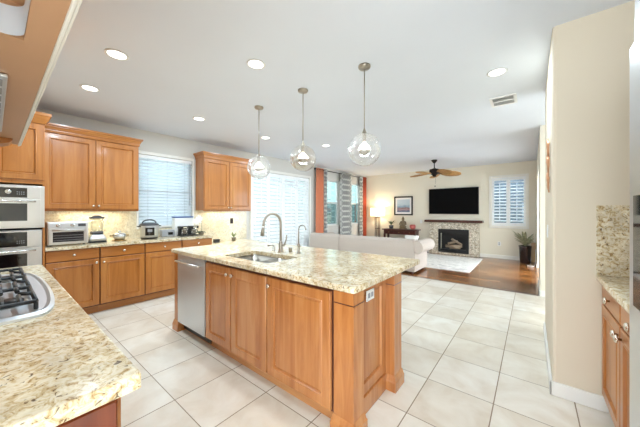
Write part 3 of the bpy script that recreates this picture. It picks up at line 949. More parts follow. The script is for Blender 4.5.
MB().lathe([(.022, 0), (.020, .008), (.013, .014), (.012, .07), (.014, .075), (.014, .095), (.006, .10)], (GX, GY, .914), 16).build('base', M['nickel'], ff)
pts = [(GX, GY, 1.0), (GX, GY, 1.155)]
for k in range(1, 10):
    a = PI * k / 9
    pts.append((GX + .045 - .045 * math.cos(a), GY + .01 * k / 9, 1.155 + .05 * math.sin(a)))
MB().tube(pts, .006, 10).build('spout', M['nickel'], ff)
MB().tube([(GX, GY, .985), (GX + .04, GY - .015, .99)], .006, 8).build('lever', M['nickel'], ff)
sd = thing('soap_dispenser', 'short nickel soap dispenser left of the tall faucet', 'soap dispenser', (-2.19, 1.915, .914))
MB().lathe([(.02, 0), (.018, .008), (.012, .012), (.012, .05)], (-2.19, 1.915, .914), 16).build('base', M['nickel'], sd)
MB().tube([(-2.19, 1.915, .96), (-2.19, 1.915, .975), (-2.21, 1.895, .978), (-2.235, 1.87, .972)], .008, 10).build('spout', M['nickel'], sd)
tag(MB().lathe([(.02, 0), (.02, .045), (.016, .052), (.003, .053)], (-1.985, 1.97, .914), 16).build('air_gap_cap', M['nickel'], loc=(-1.985, 1.97, .914)), 'small round air gap cap between the two faucets', 'sink fitting')
# dishwasher
dw = thing('dishwasher', 'stainless dishwasher built into the island', 'dishwasher', (-2.78, 1.6, 0))
B((-3.08, IY + .004, .10), (-2.492, 1.89, .872)).build('body', M['darkgrey'], dw)
B((-3.08, 1.36, .02), (-2.492, 1.40, .099)).build('kick_plate', M['black'], dw)
d = B((-3.083, IY - .022, .115), (-2.490, IY + .002, .868), .005).build('door', M['steel_soft'], dw)
mb = MB()
mb.tube([(-3.04, IY - .062, .80), (-2.535, IY - .062, .80)], .011, 12)
for xx in (-3.01, -2.565): mb.tube([(xx, IY - .024, .80), (xx, IY - .062, .80)], .008, 8)
mb.build('handle', M['steel'], d)

# outlets and switches
def plate(name, label, c, axis, sgn, w=.075, h=.118, kind='outlet', parent=None):
    p = thing(name, label, 'outlet' if kind == 'outlet' else 'switch', c)
    def bx(a0, a1, z0, z1, d0, d1, bev=0):
        if axis == 0: lo = (c[0] + sgn * d0, c[1] + a0, c[2] + z0); hi = (c[0] + sgn * d1, c[1] + a1, c[2] + z1)
        else: lo = (c[0] + a0, c[1] + sgn * d0, c[2] + z0); hi = (c[0] + a1, c[1] + sgn * d1, c[2] + z1)
        l2 = tuple(min(a, b) for a, b in zip(lo, hi)); h2 = tuple(max(a, b) for a, b in zip(lo, hi))
        return B(l2, h2, bev)
    bx(-w / 2, w / 2, -h / 2, h / 2, 0, .006, .002).build('plate', M['plastic'], p)
    if kind == 'outlet':
        for s in (-1, 1):
            if w < h: bx(-.016, .016, s * .022 - .015, s * .022 + .015, .006, .008, .002).build('socket', M['grey'], p)
            else: bx(s * .022 - .015, s * .022 + .015, -.016, .016, .006, .008, .002).build('socket', M['grey'], p)
    else:
        bx(-.016, .016, -.032, .032, .006, .010, .002).build('rocker', M['plastic'], p)
    return p
plate('outlet', 'small horizontal outlet on the end panel of the island', (-.862, 1.615, .775), 0, 1, .105, .07, 'outlet')
plate('outlet', 'white outlet low on the wall between fireplace and potted plant', (-.72, FY, .42), 1, -1)
plate('light_switch', 'white switch plate on the wall left of the mantel', (-2.90, FY, 1.0), 1, -1, kind='switch')
plate('light_switch', 'white switch plate on the long right wall, nearer the camera', (RX, 3.25, 1.16), 0, -1, kind='switch')
plate('light_switch', 'white switch plate on the far right wall by the hardwood floor', (FX_, 5.9, 1.16), 0, -1, kind='switch')
op = plate('outlet', 'dark outlet in the granite backsplash above the desk', (WX + .0145, 3.22, 1.14), 0, 1)
for ch in op.children: ch.data.materials[0] = M['fanblack']

# ------------------------------------------------------------------ things on the window counter
TZ = .9145
def dloc(t): return t.location
# toaster oven
t = thing('toaster_oven', 'stainless countertop toaster oven under the left upper cabinet', 'toaster oven', (-4.74, .60, TZ))
ya, yb = .405, .79; xb, xf = -4.93, -4.555
mb = MB(); mb.box((xb, ya, TZ + .015), (xf, yb, TZ + .295), .012); mb.build('body', M['steel'], t)
B((xf, ya + .01, TZ + .225), (xf + .012, yb - .01, TZ + .285), .003).build('control_panel', M['steel_soft'], t)
for yy in (.50, .63):
    mtx = Matrix.Translation((xf + .012, yy, TZ + .254)) @ Matrix.Rotation(R90, 4, 'Y')
    MB().lathe([(.019, 0), (.017, .016), (.003, .017)], n=16, mtx=mtx).build('knob', M['chrome'], t)
B((xf + .012, .685, TZ + .238), (xf + .0135, .76, TZ + .272)).build('display', M['darkgrey'], t)
d = B((xf, ya + .015, TZ + .028), (xf + .014, yb - .015, TZ + .215), .003).build('door', M['steel'], t)
B((xf + .014, ya + .05, TZ + .05), (xf + .016, yb - .05, TZ + .172), .001).build('window', M['ovenglass'], d)
mb = MB()
for k in range(3): mb.tube([(xf + .0165, ya + .055, TZ + .07 + k * .03), (xf + .0165, yb - .055, TZ + .07 + k * .03)], .0018, 6)
mb.build('rack', M['grey'], d)
mb = MB(); mb.tube([(xf + .04, ya + .04, TZ + .194), (xf + .04, yb - .04, TZ + .194)], .008, 10)
for yy in (ya + .06, yb - .06): mb.tube([(xf + .012, yy, TZ + .194), (xf + .04, yy, TZ + .194)], .005, 8)
mb.build('handle', M['steel'], d)
for yy in (ya + .04, yb - .04):
    for xx in (xb + .04, xf - .04): MB().lathe([(.014, 0), (.016, .016)], (xx, yy, TZ), 12).build('foot', M['black'], t)
# blender
bx_, by_ = -4.72, .905
t = thing('blender', 'countertop blender with clear jar and silver base', 'blender', (bx_, by_, TZ))
def rq(hw, z, c=(bx_, by_)): return rrect(c[0] - hw, c[0] + hw, c[1] - hw, c[1] + hw, hw * .35, TZ + z)
MB().rings([rq(.098, 0), rq(.10, .016), rq(.095, .022)]).build('foot_ring', M['black'], t)
MB().rings([rq(.094, .022), rq(.094, .06), rq(.072, .10), rq(.066, .112)]).build('base', M['steel'], t)
MB().rings([rq(.062, .112), rq(.066, .15), rq(.06, .152)]).build('collar', M['darkgrey'], t)
MB().rings([rq(.058, .153), rq(.072, .33), rq(.069, .33), rq(.055, .156)], cap1=False).build('jar', M['jar'], t)
MB().rings([rq(.076, .331), rq(.076, .352), rq(.05, .356), rq(.035, .372), rq(.03, .374)]).build('lid', M['darkgrey'], t)
# serving pot
sx_, sy_ = -4.72, 1.165
t = thing('serving_pot', 'small lidded metal pot on a stand beside the blender', 'pot', (sx_, sy_, TZ))
MB().lathe([(.085, 0), (.088, .008), (.06, .014)], (sx_, sy_, TZ), 24).build('tray', M['brass'], t)
MB().lathe([(.055, .014), (.075, .05), (.078, .085), (.074, .086)], (sx_, sy_, TZ), 24).build('bowl', M['steel'], t)
MB().lathe([(.082, .087), (.06, .108), (.015, .118), (.012, .125), (.02, .136), (.012, .147), (.002, .148)], (sx_, sy_, TZ), 24).build('lid', M['steel'], t)
for s in (-1, 1): MB().tube([(sx_, sy_ + s * .074, TZ + .08), (sx_, sy_ + s * .115, TZ + .085), (sx_, sy_ + s * .115, TZ + .068), (sx_, sy_ + s * .076, TZ + .06)], .006, 8).build('handle', M['brass'], t)
# pressure cooker
px_, py_ = -4.67, 1.535
t = thing('pressure_cooker', 'round silver electric pressure cooker with black handles', 'pressure cooker', (px_, py_, TZ))
MB().lathe([(.108, 0), (.116, .02), (.122, .03)], (px_, py_, TZ), 32).build('base', M['black'], t)
MB().lathe([(.122, .03), (.125, .195), (.129, .21)], (px_, py_, TZ), 32).build('body', M['steel_soft'], t)
l_ = MB().lathe([(.132, .211), (.132, .222), (.115, .24), (.07, .252), (.01, .255)], (px_, py_, TZ), 32).build('lid', M['darkgrey'], t)
pts = [(px_, py_ + .095 * math.cos(PI * k / 10), TZ + .232 + .065 * math.sin(PI * k / 10) ** .7) for k in range(11)]
MB().tube(pts, .010, 10).build('lid_handle', M['darkgrey'], l_)
for q in (-1, 1): B((px_ - .03, py_ + q * .14 - .02, TZ + .19), (px_ + .03, py_ + q * .14 + .02, TZ + .208), .005).build('side_handle', M['black'], t)
def wrap(r0, r1, deg, za, zb):
    n = 8
    arc = [(px_ + r1 * math.cos(a), py_ + r1 * math.sin(a)) for a in [math.radians(-deg + 2 * deg * k / n) - .25 for k in range(n + 1)]]
    arc2 = [(px_ + r0 * math.cos(a), py_ + r0 * math.sin(a)) for a in [math.radians(deg - 2 * deg * k / n) - .25 for k in range(n + 1)]]
    return MB().prism(arc + arc2, 2, TZ + za, TZ + zb)
pn = wrap(.125, .132, 27, .06, .18).build('control_panel', M['blackglass'], t)
wrap(.1322, .1335, 13, .115, .155).build('display', M['grey'], pn)
# small grey box
t = thing('small_appliance', 'small pale grey box with dark display beside the pressure cooker', 'appliance', (-4.86, 1.86, TZ))
B((-4.92, 1.765, TZ), (-4.80, 1.965, TZ + .115), .01).build('case', M['grey'], t)
B((-4.80, 1.86, TZ + .03), (-4.797, 1.935, TZ + .075), .001).build('display', M['blackglass'], t)
# storage bin on the sill
t = thing('storage_bin', 'white bin with blue lid standing behind the coffee makers', 'bin', (-4.90, 2.15, TZ))
B((-4.975, 1.99, TZ), (-4.86, 2.31, TZ + .315), .008).build('tub', M['plastic'], t)
B((-4.98, 1.985, TZ + .316), (-4.855, 2.315, TZ + .338), .004).build('lid', M['blue'], t)
# coffee makers
def coffee(label, y):
    t = thing('coffee_maker', label, 'coffee maker', (-4.72, y, TZ), 0, 'black coffee makers')
    x = -4.72
    B((x - .08, y - .07, TZ), (x + .08, y + .07, TZ + .022), .006).build('base', M['black'], t)
    B((x - .08, y - .06, TZ + .022), (x - .02, y + .06, TZ + .13), .005).build('column', M['black'], t)
    B((x - .08, y - .068, TZ + .13), (x + .07, y + .068, TZ + .172), .01).build('head', M['black'], t)
    c = MB().lathe([(.03, .023), (.048, .04), (.048, .085), (.035, .115), (.038, .126)], (x + .03, y, TZ), 20).build('carafe', M['glass'], t)
    MB().lathe([(.04, .108), (.04, .118)], (x + .03, y, TZ), 20).build('band', M['chrome'], c)
    MB().tube([(x + .07, y + .02, TZ + .11), (x + .10, y + .03, TZ + .10), (x + .10, y + .03, TZ + .06), (x + .074, y + .02, TZ + .05)], .006, 8).build('handle', M['black'], c)
    B((x + .071, y - .03, TZ + .14), (x + .073, y + .03, TZ + .16)).build('badge', M['chrome'], t)
coffee('black coffee maker left of its twin, in front of the white bin', 2.075)
coffee('black coffee maker right of its twin, by the orchid', 2.245)
# orchid
ox, oy = -4.74, 2.405
t = thing('orchid', 'white orchid in a low pot at the end of the window counter', 'flower', (ox, oy, TZ))
MB().lathe([(.035, 0), (.045, .02), (.042, .05), (.036, .05)], (ox, oy, TZ), 18).build('flower_pot', M['vase'], t)
mb = MB()
for a in (20, 140, 200, 300):
    a = math.radians(a); L = .10
    c0 = Vector((ox, oy, TZ + .045)); dx = Vector((math.cos(a), math.sin(a), 0)); nx = Vector((-math.sin(a), math.cos(a), 0))
    mb.rings([[c0 + dx * (L * s) + nx * (w * .02) + Vector((0, 0, h)), c0 + dx * (L * s) + Vector((0, 0, h - .003)), c0 + dx * (L * s) - nx * (w * .02) + Vector((0, 0, h))] for s, w, h in ((0, .3, 0), (.4, 1, .02), (.75, .8, .012), (1, .1, -.02))], closed_loop=True)
mb.build('leaves', M['leaf'], t)
st = [(ox, oy, TZ + .05), (ox, oy + .01, TZ + .18), (ox, oy - .01, TZ + .27), (ox, oy - .06, TZ + .31), (ox + .01, oy - .12, TZ + .29)]
MB().tube(st, .003, 6).build('stem', M['leaf'], t)
for (fx, fy, fz) in ((0, -.03, .30), (.012, -.07, .31), (.015, -.11, .27), (.02, -.055, .255), (.015, -.095, .225), (.015, -.135, .245)):
    mb = MB()
    c = Vector((ox + fx + .02, oy + fy, TZ + fz))
    for k in range(5):
        a = 2 * PI * k / 5 + .3
        m_ = Matrix.Translation(c + Vector((0, math.cos(a) * .026, math.sin(a) * .026))) @ Matrix.Rotation(a, 4, 'X')
        mb.ball((0, 0, 0), (.005, .028, .018), 10, 6, m_)
    mb.ball(c + Vector((.006, 0, 0)), .006, 8, 6)
    mb.build('blossom', M['petal'], t)
# desk things
def leafy(parent, name, c, n, L, w, mat, spread=1.0, rise=.8, xmax=99):
    mb = MB()
    for k in range(n):
        a = 2 * PI * k / n * 2.4 + random.uniform(-.3, .3)
        l = L * random.uniform(.7, 1.05); up = rise * random.uniform(.6, 1.15)
        if math.cos(a) > 0: l = min(l, (xmax - c[0]) / (spread * math.cos(a) + .05))
        c0 = Vector(c); dx = Vector((math.cos(a), math.sin(a), 0)); nx = Vector((-math.sin(a), math.cos(a), 0))
        R = []
        for s, ww in ((0, .35), (.3, .9), (.6, 1), (.85, .6), (1, .06)):
            p = c0 + dx * (l * spread * s ** 1.3) + Vector((0, 0, l * up * (s - .45 * s * s * spread)))
            R.append([p + nx * w * ww, p + Vector((0, 0, -w * .25 * ww)), p - nx * w * ww])
        mb.rings(R)
    return mb.build(name, mat, parent)
t = thing('potted_plant', 'tiny green plant in a pale pot on the desk', 'plant', (-4.80, 3.12, .7325))
MB().lathe([(.035, 0), (.045, .06), (.048, .075), (.04, .075)], (-4.80, 3.12, .7325), 18).build('pot', M['vase'], t)
leafy(t, 'leaves', (-4.80, 3.12, .805), 14, .16, .014, M['leafbright'], .55, 1.0)
tag(B((-4.86, 2.70, .7325), (-4.78, 2.80, .80), .006).build('small_box', M['black'], loc=(-4.82, 2.75, .7325)), 'small black box on the desk against the lit backsplash', 'box')

# ------------------------------------------------------------------ lights on the ceiling
cans = [(-2.79, .67, 'large downlight nearest the hood cabinet'), (-3.78, .667, 'downlight above the aisle by the oven tower'), (-3.784, 1.884, 'downlight in front of the kitchen window'),
        (-1.975, 1.516, 'downlight above the island sink, left of the pendants'), (-3.807, 3.135, 'downlight before the sliding door shutters'), (-3.294, 4.291, 'downlight between kitchen and sofa'), (-.262, 3.072, 'downlight by the ceiling vent on the right')]
can0 = None
for i, (x, y, lb) in enumerate(cans):
    if can0 is None:
        can0 = thing('downlight', 'glowing recessed ' + lb, 'ceiling light', (x, y, CEIL), 0, 'recessed downlights')
        MB().lathe([(.085, -.001), (.085, -.006), (.078, -.010), (.066, -.006), (.066, -.001)], (x, y, CEIL), 32).build('trim_ring', M['white'], can0)
        MB().lathe([(.065, -.0015), (.065, -.0055)], (x, y, CEIL), 32).build('lens', M['canlens'], can0)
        lamp('downlight_lamp', 'AREA', (x, y, CEIL - .014), CAN_W, can0, size=.12)
    else:
        dup(can0, (x, y, CEIL), None, 'glowing recessed ' + lb)
# vent
vx0, vx1, vy0, vy1 = -.40, -.135, 3.74, 4.06
t = thing('ceiling_vent', 'white air vent grille in the ceiling', 'vent', ((vx0 + vx1) / 2, (vy0 + vy1) / 2, CEIL))
mb = MB(); z0, z1 = CEIL - .012, CEIL - .001
for a, b in (((vx0, vy0, z0), (vx1, vy0 + .03, z1)), ((vx0, vy1 - .03, z0), (vx1, vy1, z1)), ((vx0, vy0 + .03, z0), (vx0 + .03, vy1 - .03, z1)), ((vx1 - .03, vy0 + .03, z0), (vx1, vy1 - .03, z1)), (((vx0), (vy0 + vy1) / 2 - .012, z0), (vx1, (vy0 + vy1) / 2 + .012, z1))): mb.box(a, b, .002)
mb.build('frame', M['white'], t)
B((vx0 + .03, vy0 + .03, CEIL - .002), (vx1 - .03, vy1 - .03, CEIL - .0005)).build('backing', M['darkgrey'], t)
mb = MB()
for k in range(12):
    yy = vy0 + .045 + k * (vy1 - vy0 - .09) / 11
    mtx = Matrix.Translation(((vx0 + vx1) / 2, yy, CEIL - .007)) @ Matrix.Rotation(.7, 4, 'X')
    mb.box((-(vx1 - vx0) / 2 + .03, -.006, -.0008), ((vx1 - vx0) / 2 - .03, .006, .0008), 0, 1, mtx)
mb.build('slats', M['white'], t)
# pendants
def pendant(x, y, zc, label, mat, R=.15):
    t = thing('pendant_light', label, 'pendant light', (x, y, CEIL), 0, 'globe pendants over the island')
    MB().lathe([(.002, -.034), (.018, -.033), (.05, -.024), (.058, -.012), (.058, -.001)], (x, y, CEIL), 24).build('canopy', M['nickel'], t)
    MB().tube([(x, y, CEIL - .033), (x, y, zc + R + .03)], .0048, 10).build('stem', M['nickel'], t)
    MB().lathe([(.006, .05), (.012, .03), (.024, .0), (.026, -.006), (.02, -.012), (.016, -.07), (.016, -.075)], (x, y, zc + R), 20).build('socket', M['nickel'], t)
    prof = []
    n = 22
    a0 = math.asin(.028 / R)
    for k in range(n + 1):
        a = a0 + (PI - a0 - .02) * k / n
        prof.append((R * math.sin(a), R * math.cos(a)))
    MB().lathe(prof, (x, y, zc), 36, cap0=False).build('globe', mat, t)
    b = MB().lathe([(.013, .075), (.02, .058), (.046, .034), (.055, .005), (.055, -.003)], (x, y, zc), 24, cap0=True, cap1=False).build('bulb', M['bulb'], t)
    MB().lathe([(.0555, -.004), (.052, -.024), (.036, -.042), (.014, -.051), (.002, -.052)], (x, y, zc), 24, cap0=False).build('silver_bowl', M['nickel'], b)
    lamp('pendant_lamp', 'POINT', (x, y, zc + .02), PEND_W, t, size=.05)
pendant(-2.76, 2.165, 1.912, 'clear globe pendant at the sink end of the island, farthest', M['globe'], .148)
pendant(-1.99, 2.17, 1.935, 'smoky globe pendant, middle one over the island', M['globe_smoke'], .146)
pendant(-1.215, 2.17, 1.918, 'clear globe pendant at the near end of the island, largest in view', M['globe'], .152)
# ceiling fan
fx, fy = -2.0, 7.3
t = thing('ceiling_fan', 'ceiling fan with leaf-shaped woven blades over the living room', 'ceiling fan', (fx, fy, CEIL))
MB().lathe([(.075, -.001), (.07, -.03), (.03, -.08), (.02, -.085)], (fx, fy, CEIL), 24).build('canopy', M['fanblack'], t)
MB().tube([(fx, fy, CEIL - .08), (fx, fy, CEIL - .23)], .014, 12).build('downrod', M['fanblack'], t)
MB().lathe([(.03, -.22), (.06, -.235), (.12, -.25), (.125, -.34), (.09, -.375), (.05, -.40), (.045, -.44), (.004, -.45)], (fx, fy, CEIL), 28).build('motor', M['fanblack'], t)
for k in range(5):
    a = 2 * PI * k / 5 + .55
    mtx = Matrix.Translation((fx, fy, CEIL - .36)) @ Matrix.Rotation(a, 4, 'Z') @ Matrix.Rotation(math.radians(-20), 4, 'X')
    R = []
    for s in [i / 12 for i in range(13)]:
        x = .17 + .50 * s
        w = .035 + .115 * math.sin(PI * min(1, s * .96 + .02)) ** .8 if s < 1 else .01
        dz = -.03 * s * s
        R.append([(x, w, dz), (x, w * .5, dz + .012), (x, 0, dz + .016), (x, -w * .5, dz + .012), (x, -w, dz), (x, -w * .5, dz + .006), (x, 0, dz + .009), (x, w * .5, dz + .006)])
    b = MB().rings(R, mtx=mtx).build('blade', M['blade'], t)
    MB().box((.10, -.018, -.004), (.21, .018, .004), .003, 1, mtx).build('blade_bracket', M['fanblack'], b)
MB().tube([(fx + .03, fy, CEIL - .44), (fx + .03, fy, CEIL - .63)], .002, 6).build('pull_chain', M['fanblack'], t)

# ------------------------------------------------------------------ living room
# sofa
t = thing('sofa', 'long beige sofa with rolled arm, its back to the kitchen', 'sofa', (-3.4, 6.05, 0))
X0, X1 = -4.85, -1.93; Y0, Y1 = 5.58, 6.46
B((X0 + .05, Y0 + .03, .05), (X1 - .03, Y1 - .06, .34), .03, 3).build('base', M['sofa'], t)
for a, b in ((X0, -3.862), (-3.858, X1 - .02)):
    mb = MB()
    poly = [(Y0, .10), (Y0 - .005, .55), (Y0 + .005, .70), (Y0 + .05, .742), (Y0 + .12, .745), (Y0 + .19, .70), (Y0 + .22, .42), (Y0 + .22, .10)]
    mb.prism(poly, 0, a, b, smooth=False)
    bmesh.ops.bevel(mb.bm, geom=[e for e in mb.bm.edges], offset=.014, segments=2, affect='EDGES')
    mb.build('backrest', M['sofa'], t)
for i in range(3):
    w = (X1 - .13 - (X0 + .2)) / 3
    B((X0 + .2 + i * w + .005, Y0 + .23, .345), (X0 + .2 + (i + 1) * w - .005, Y1 - .02, .48), .035, 3).build('seat_cushion', M['sofa'], t)
for s, xa in ((1, X1), (-1, X0 + .16)):
    poly = []
    for k in range(17):
        a = math.radians(-70 + 290 * k / 16)
        poly.append((xa + s * (.08 + .14 * math.cos(a)) - s * .05, .575 + .14 * math.sin(a)))
    base = [(xa - s * .14, .50), (xa - s * .15, .09), (xa, .09), (xa, .44)]
    mb = MB()
    mb.prism(poly, 1, Y0 + .02, Y1)
    mb.box((min(xa, xa - s * .15), Y0 + .02, .05), (max(xa, xa - s * .15), Y1 - .01, .55), .01)
    mb.build('arm', M['sofa'], t)
for xx in (X0 + .1, X1 - .08):
    for yy in (Y0 + .07, Y1 - .09): B((xx - .03, yy - .03, 0), (xx + .03, yy + .03, .049), .004).build('foot', M['mahogany'], t)
def cushion(label, c, s, rot, mat):
    mb = MB(); n = 10
    for side in (1,):
        rs = []
        grid = [[None] * (n + 1) for _ in range(n + 1)]
    bm = bmesh.new()
    vs = {}
    for sgn in (1, -1):
        for i in range(n + 1):
            for j in range(n + 1):
                u, v = -1 + 2 * i / n, -1 + 2 * j / n
                h = ((1 - u ** 4) * (1 - v ** 4)) ** .6
                key = (i, j, sgn if 0 < i < n and 0 < j < n else 0)
                if key not in vs:
                    pin = 1 - .06 * (1 - abs(u * v))
                    vs[key] = bm.verts.new((u * s[0] / 2 * pin, sgn * h * s[1] / 2 if key[2] else 0, v * s[2] / 2 * pin))
    def V(i, j, sgn): return vs[(i, j, sgn if 0 < i < n and 0 < j < n else 0)]
    for sgn in (1, -1):
        for i in range(n):
            for j in range(n):
                f = bm.faces.new((V(i, j, sgn), V(i + 1, j, sgn), V(i + 1, j + 1, sgn), V(i, j + 1, sgn))); f.smooth = True
    bmesh.ops.recalc_face_normals(bm, faces=bm.faces[:])
    mb.merge(bm, Matrix.Translation(c) @ rot)
    return tag(mb.build('throw_pillow', mat, loc=c), label, 'pillow')
cushion('white throw pillow leaning at the right end of the sofa', (-2.13, 5.95, .665), (.32, .13, .28), Matrix.Rotation(math.radians(-16), 4, 'X'), M['pillow'])
# rug
tag(B((-3.9, 6.50, .0005), (-1.06, 8.62, .014), .004).build('area_rug', M['rug'], loc=(-2.5, 7.5, 0)), 'pale grey marbled area rug before the fireplace', 'rug')
# fireplace
t = thing('fireplace', 'fireplace with pebble mosaic surround and dark mantel shelf', 'fireplace', (-1.9, FY, 0))
fy0 = FY - .14
mb = MB()
mb.box((-2.60, fy0, 0), (-2.32, FY - .001, 1.0)); mb.box((-1.46, fy0, 0), (-1.20, FY - .001, 1.0)); mb.box((-2.32, fy0, .79), (-1.46, FY - .001, 1.0)); mb.box((-2.32, fy0, 0), (-1.46, FY - .001, .06))
mb.build('surround', M['mosaic'], t)
B((-2.72, FY - .26, 1.001), (-1.10, FY - .001, 1.075), .008).build('mantel_shelf', M['mantel'], t)
fb = MB()
fb.box((-2.32, fy0 - .012, .06), (-2.25, fy0 + .01, .79), .003); fb.box((-1.53, fy0 - .012, .06), (-1.46, fy0 + .01, .79), .003)
fb.box((-2.25, fy0 - .012, .66), (-1.53, fy0 + .01, .79), .003); fb.box((-2.25, fy0 - .012, .06), (-1.53, fy0 + .01, .17), .003)
fb = fb.build('firebox_frame', M['black'], t)
mb = MB()
mb.box((-2.25, FY - .012, .10), (-1.53, FY - .002, .79)); mb.box((-2.25, fy0, .10), (-1.53, FY - .01, .16))
mb.build('firebox', M['black'], t)
mb = MB()
mb.tube([(-2.12, FY - .07, .25), (-1.66, FY - .06, .27)], .045, 10); mb.tube([(-2.05, FY - .09, .33), (-1.78, FY - .045, .42)], .036, 10); mb.tube([(-1.66, FY - .09, .32), (-1.95, FY - .05, .48)], .034, 10)
mb.tube([(-2.0, FY - .10, .21), (-1.7, FY - .095, .21)], .03, 10)
mb.build('logs', M['log'], t)
# TV
t = thing('television', 'large black flat television on the wall above the mantel', 'television', (-1.92, FY - .03, 1.26))
B((-2.635, FY - .055, 1.258), (-1.215, FY - .02, 2.072), .006).build('casing', M['black'], t)
B((-2.622, FY - .058, 1.272), (-1.228, FY - .0545, 2.06)).build('screen', M['tvscreen'], t)
B((-2.2, FY - .02, 1.5), (-1.6, FY - .001, 1.8)).build('wall_mount', M['black'], t)
tag(B((-2.47, FY - .02, 2.15), (-2.44, FY - .001, 2.18), .004).build('wall_sensor', M['fanblack'], loc=(-2.455, FY, 2.15)), 'tiny dark sensor on the wall above the television', 'sensor')
# picture
t = thing('framed_picture', 'framed pale seascape with white mat left of the television', 'picture', (-3.51, FY - .02, 1.21))
mb = MB(); a0, a1, c0, c1 = -3.845, -3.18, 1.205, 1.868; w = .045
for lo, hi in (((a0, c0), (a0 + w, c1)), ((a1 - w, c0), (a1, c1)), ((a0 + w, c0), (a1 - w, c0 + w)), ((a0 + w, c1 - w), (a1 - w, c1))): mb.box((lo[0], FY - .03, lo[1]), (hi[0], FY - .001, hi[1]), .003)
mb.build('frame', M['fanblack'], t)
B((a0 + w, FY - .014, c0 + w), (a1 - w, FY - .002, c1 - w)).build('mat', M['mat'], t)
WORLD[0] = False
o = B((-.225, -.003, 0), (.225, 0, .44)).build('print', M['art'], t); o.location = (0, .005, .11)
WORLD[0] = True
# console
t = thing('console_table', 'low dark mahogany console table by the far wall', 'table', (-3.5, 8.8, 0))
B((-4.12, 8.60, .70), (-2.90, 9.02, .735), .006).build('tabletop', M['mahogany'], t)
B((-4.06, 8.63, .56), (-2.96, 9.0, .699)).build('apron', M['mahogany'], t)
for k in range(3):
    dr = B((-4.03 + k * .36, 8.615, .58), (-3.69 + k * .36, 8.63, .685), .003).build('drawer', M['mahogany'], t)
    MB().ball((-3.86 + k * .36, 8.607, .632), .014, 10, 6).build('knob', M['brass'], dr)
for xx in (-4.04, -2.98):
    for yy in (8.66, 8.96): B((xx - .03, yy - .03, 0), (xx + .03, yy + .03, .56), .004).build('leg', M['mahogany'], t)
t = thing('potted_plant', 'spiky dark plant in a small pot on the console table', 'plant', (-3.86, 8.8, .7355))
MB().lathe([(.06, 0), (.075, .05), (.08, .12), (.07, .12)], (-3.86, 8.8, .7355), 20).build('pot', M['darkgrey'], t)
leafy(t, 'leaves', (-3.86, 8.8, .85), 16, .26, .02, M['leaf'], .75, 1.05)
t = MB(); cx_, cy_, cz_ = -3.43, 8.8, .7355
t.lathe([(.13, 0), (.135, .02), (.12, .035)], (cx_, cy_, cz_), 20)
t.ball((cx_, cy_ - .02, cz_ + .075), (.125, .09, .05), 16, 10)
t.ball((cx_, cy_, cz_ + .17), (.075, .055, .105), 16, 10)
t.ball((cx_, cy_, cz_ + .255), (.082, .045, .04), 16, 8)
for s in (-1, 1): t.tube([(cx_ + s * .075, cy_, cz_ + .255), (cx_ + s * .105, cy_ - .02, cz_ + .17), (cx_ + s * .05, cy_ - .08, cz_ + .11)], .024, 10)
t.tube([(cx_, cy_, cz_ + .27), (cx_, cy_, cz_ + .31)], .028, 10)
t.ball((cx_, cy_ - .005, cz_ + .345), (.046, .05, .058), 16, 10)
t.ball((cx_, cy_, cz_ + .405), (.022, .022, .025), 10, 8)
tag(t.build('seated_statue', M['stone'], loc=(cx_, cy_, cz_)), 'small seated stone figure on the console table', 'statue')
t = thing('bowl', 'round coral bowl at the right end of the console table', 'bowl', (-3.10, 8.8, .7355))
MB().lathe([(.05, 0), (.09, .05), (.10, .11), (.085, .15), (.06, .165), (.055, .16), (.08, .11), (.045, .02)], (-3.10, 8.8, .7355), 24, cap0=True, cap1=True).build('bowl_body', M['pink'], t)
MB().lathe([(.055, .0), (.055, .006)], (-3.10, 8.8, .7355), 20).build('foot', M['brass'], t)
# floor lamp
lx, ly = -4.345, 8.72
t = thing('floor_lamp', 'lit floor lamp with drum shade beside the console table', 'lamp', (lx, ly, 0))
B((lx - .15, ly - .15, 0), (lx + .15, ly + .15, .025), .004).build('base', M['mahogany'], t)
mb = MB()
for sx in (-1, 1):
    for sy in (-1, 1): mb.box((lx + sx * .06 - .011, ly + sy * .06 - .011, .025), (lx + sx * .06 + .011, ly + sy * .06 + .011, 1.13))
mb.build('frame', M['mahogany'], t)
for z in (.35, .72, 1.12): B((lx - .071, ly - .071, z), (lx + .071, ly + .071, z + .015)).build('shelf', M['mahogany'], t)
MB().lathe([(.25, 1.165), (.25, 1.465)], (lx, ly, 0), 32, cap0=False, cap1=False).build('lamp_shade', M['shade'], t)
MB().tube([(lx, ly, 1.135), (lx, ly, 1.22)], .012, 10).build('socket', M['brass'], t)
MB().ball((lx, ly, 1.27), .045, 14, 10).build('bulb', M['bulb'], t)
lamp('floor_lamp_light', 'POINT', (lx, ly, 1.36), LAMP_W, t, size=.06, color=(1, .82, .55))
# potted plant by the window
px_, py_ = -.13, 8.66
t = thing('potted_plant', 'spiky grey-green plant in a tall dark glazed pot', 'plant', (px_, py_, 0))
MB().lathe([(.10, 0), (.11, .02), (.132, .40), (.14, .45), (.122, .45), (.118, .42)], (px_, py_, 0), 28).build('pot', M['pot'], t)
MB().lathe([(.117, .40), (.117, .415)], (px_, py_, 0), 20).build('soil', M['fanblack'], t)
leafy(t, 'leaves', (px_, py_, .42), 54, .46, .03, M['leafgrey'], .66, 1.15, .075)
tag(B((-.01, 8.93, .001), (.085, 8.99, .52), .004).build('leaning_board', M['tanwood'], loc=(.05, 8.96, 0)), 'tan wooden board standing in the corner behind the potted plant', 'board')
pts = [(.085, 8.42 - .05 * k + 0, .012 + .0 * k) for k in range(3)]
pts = [(.08, 8.5, .40), (.078, 8.46, .2), (.07, 8.40, .02)]
for k in range(26):
    a = 2 * PI * k / 12
    pts.append((-.02 + .06 * math.cos(a) - .0, 8.22 + .09 * math.sin(a) - .006 * k, .010 + .0008 * k))
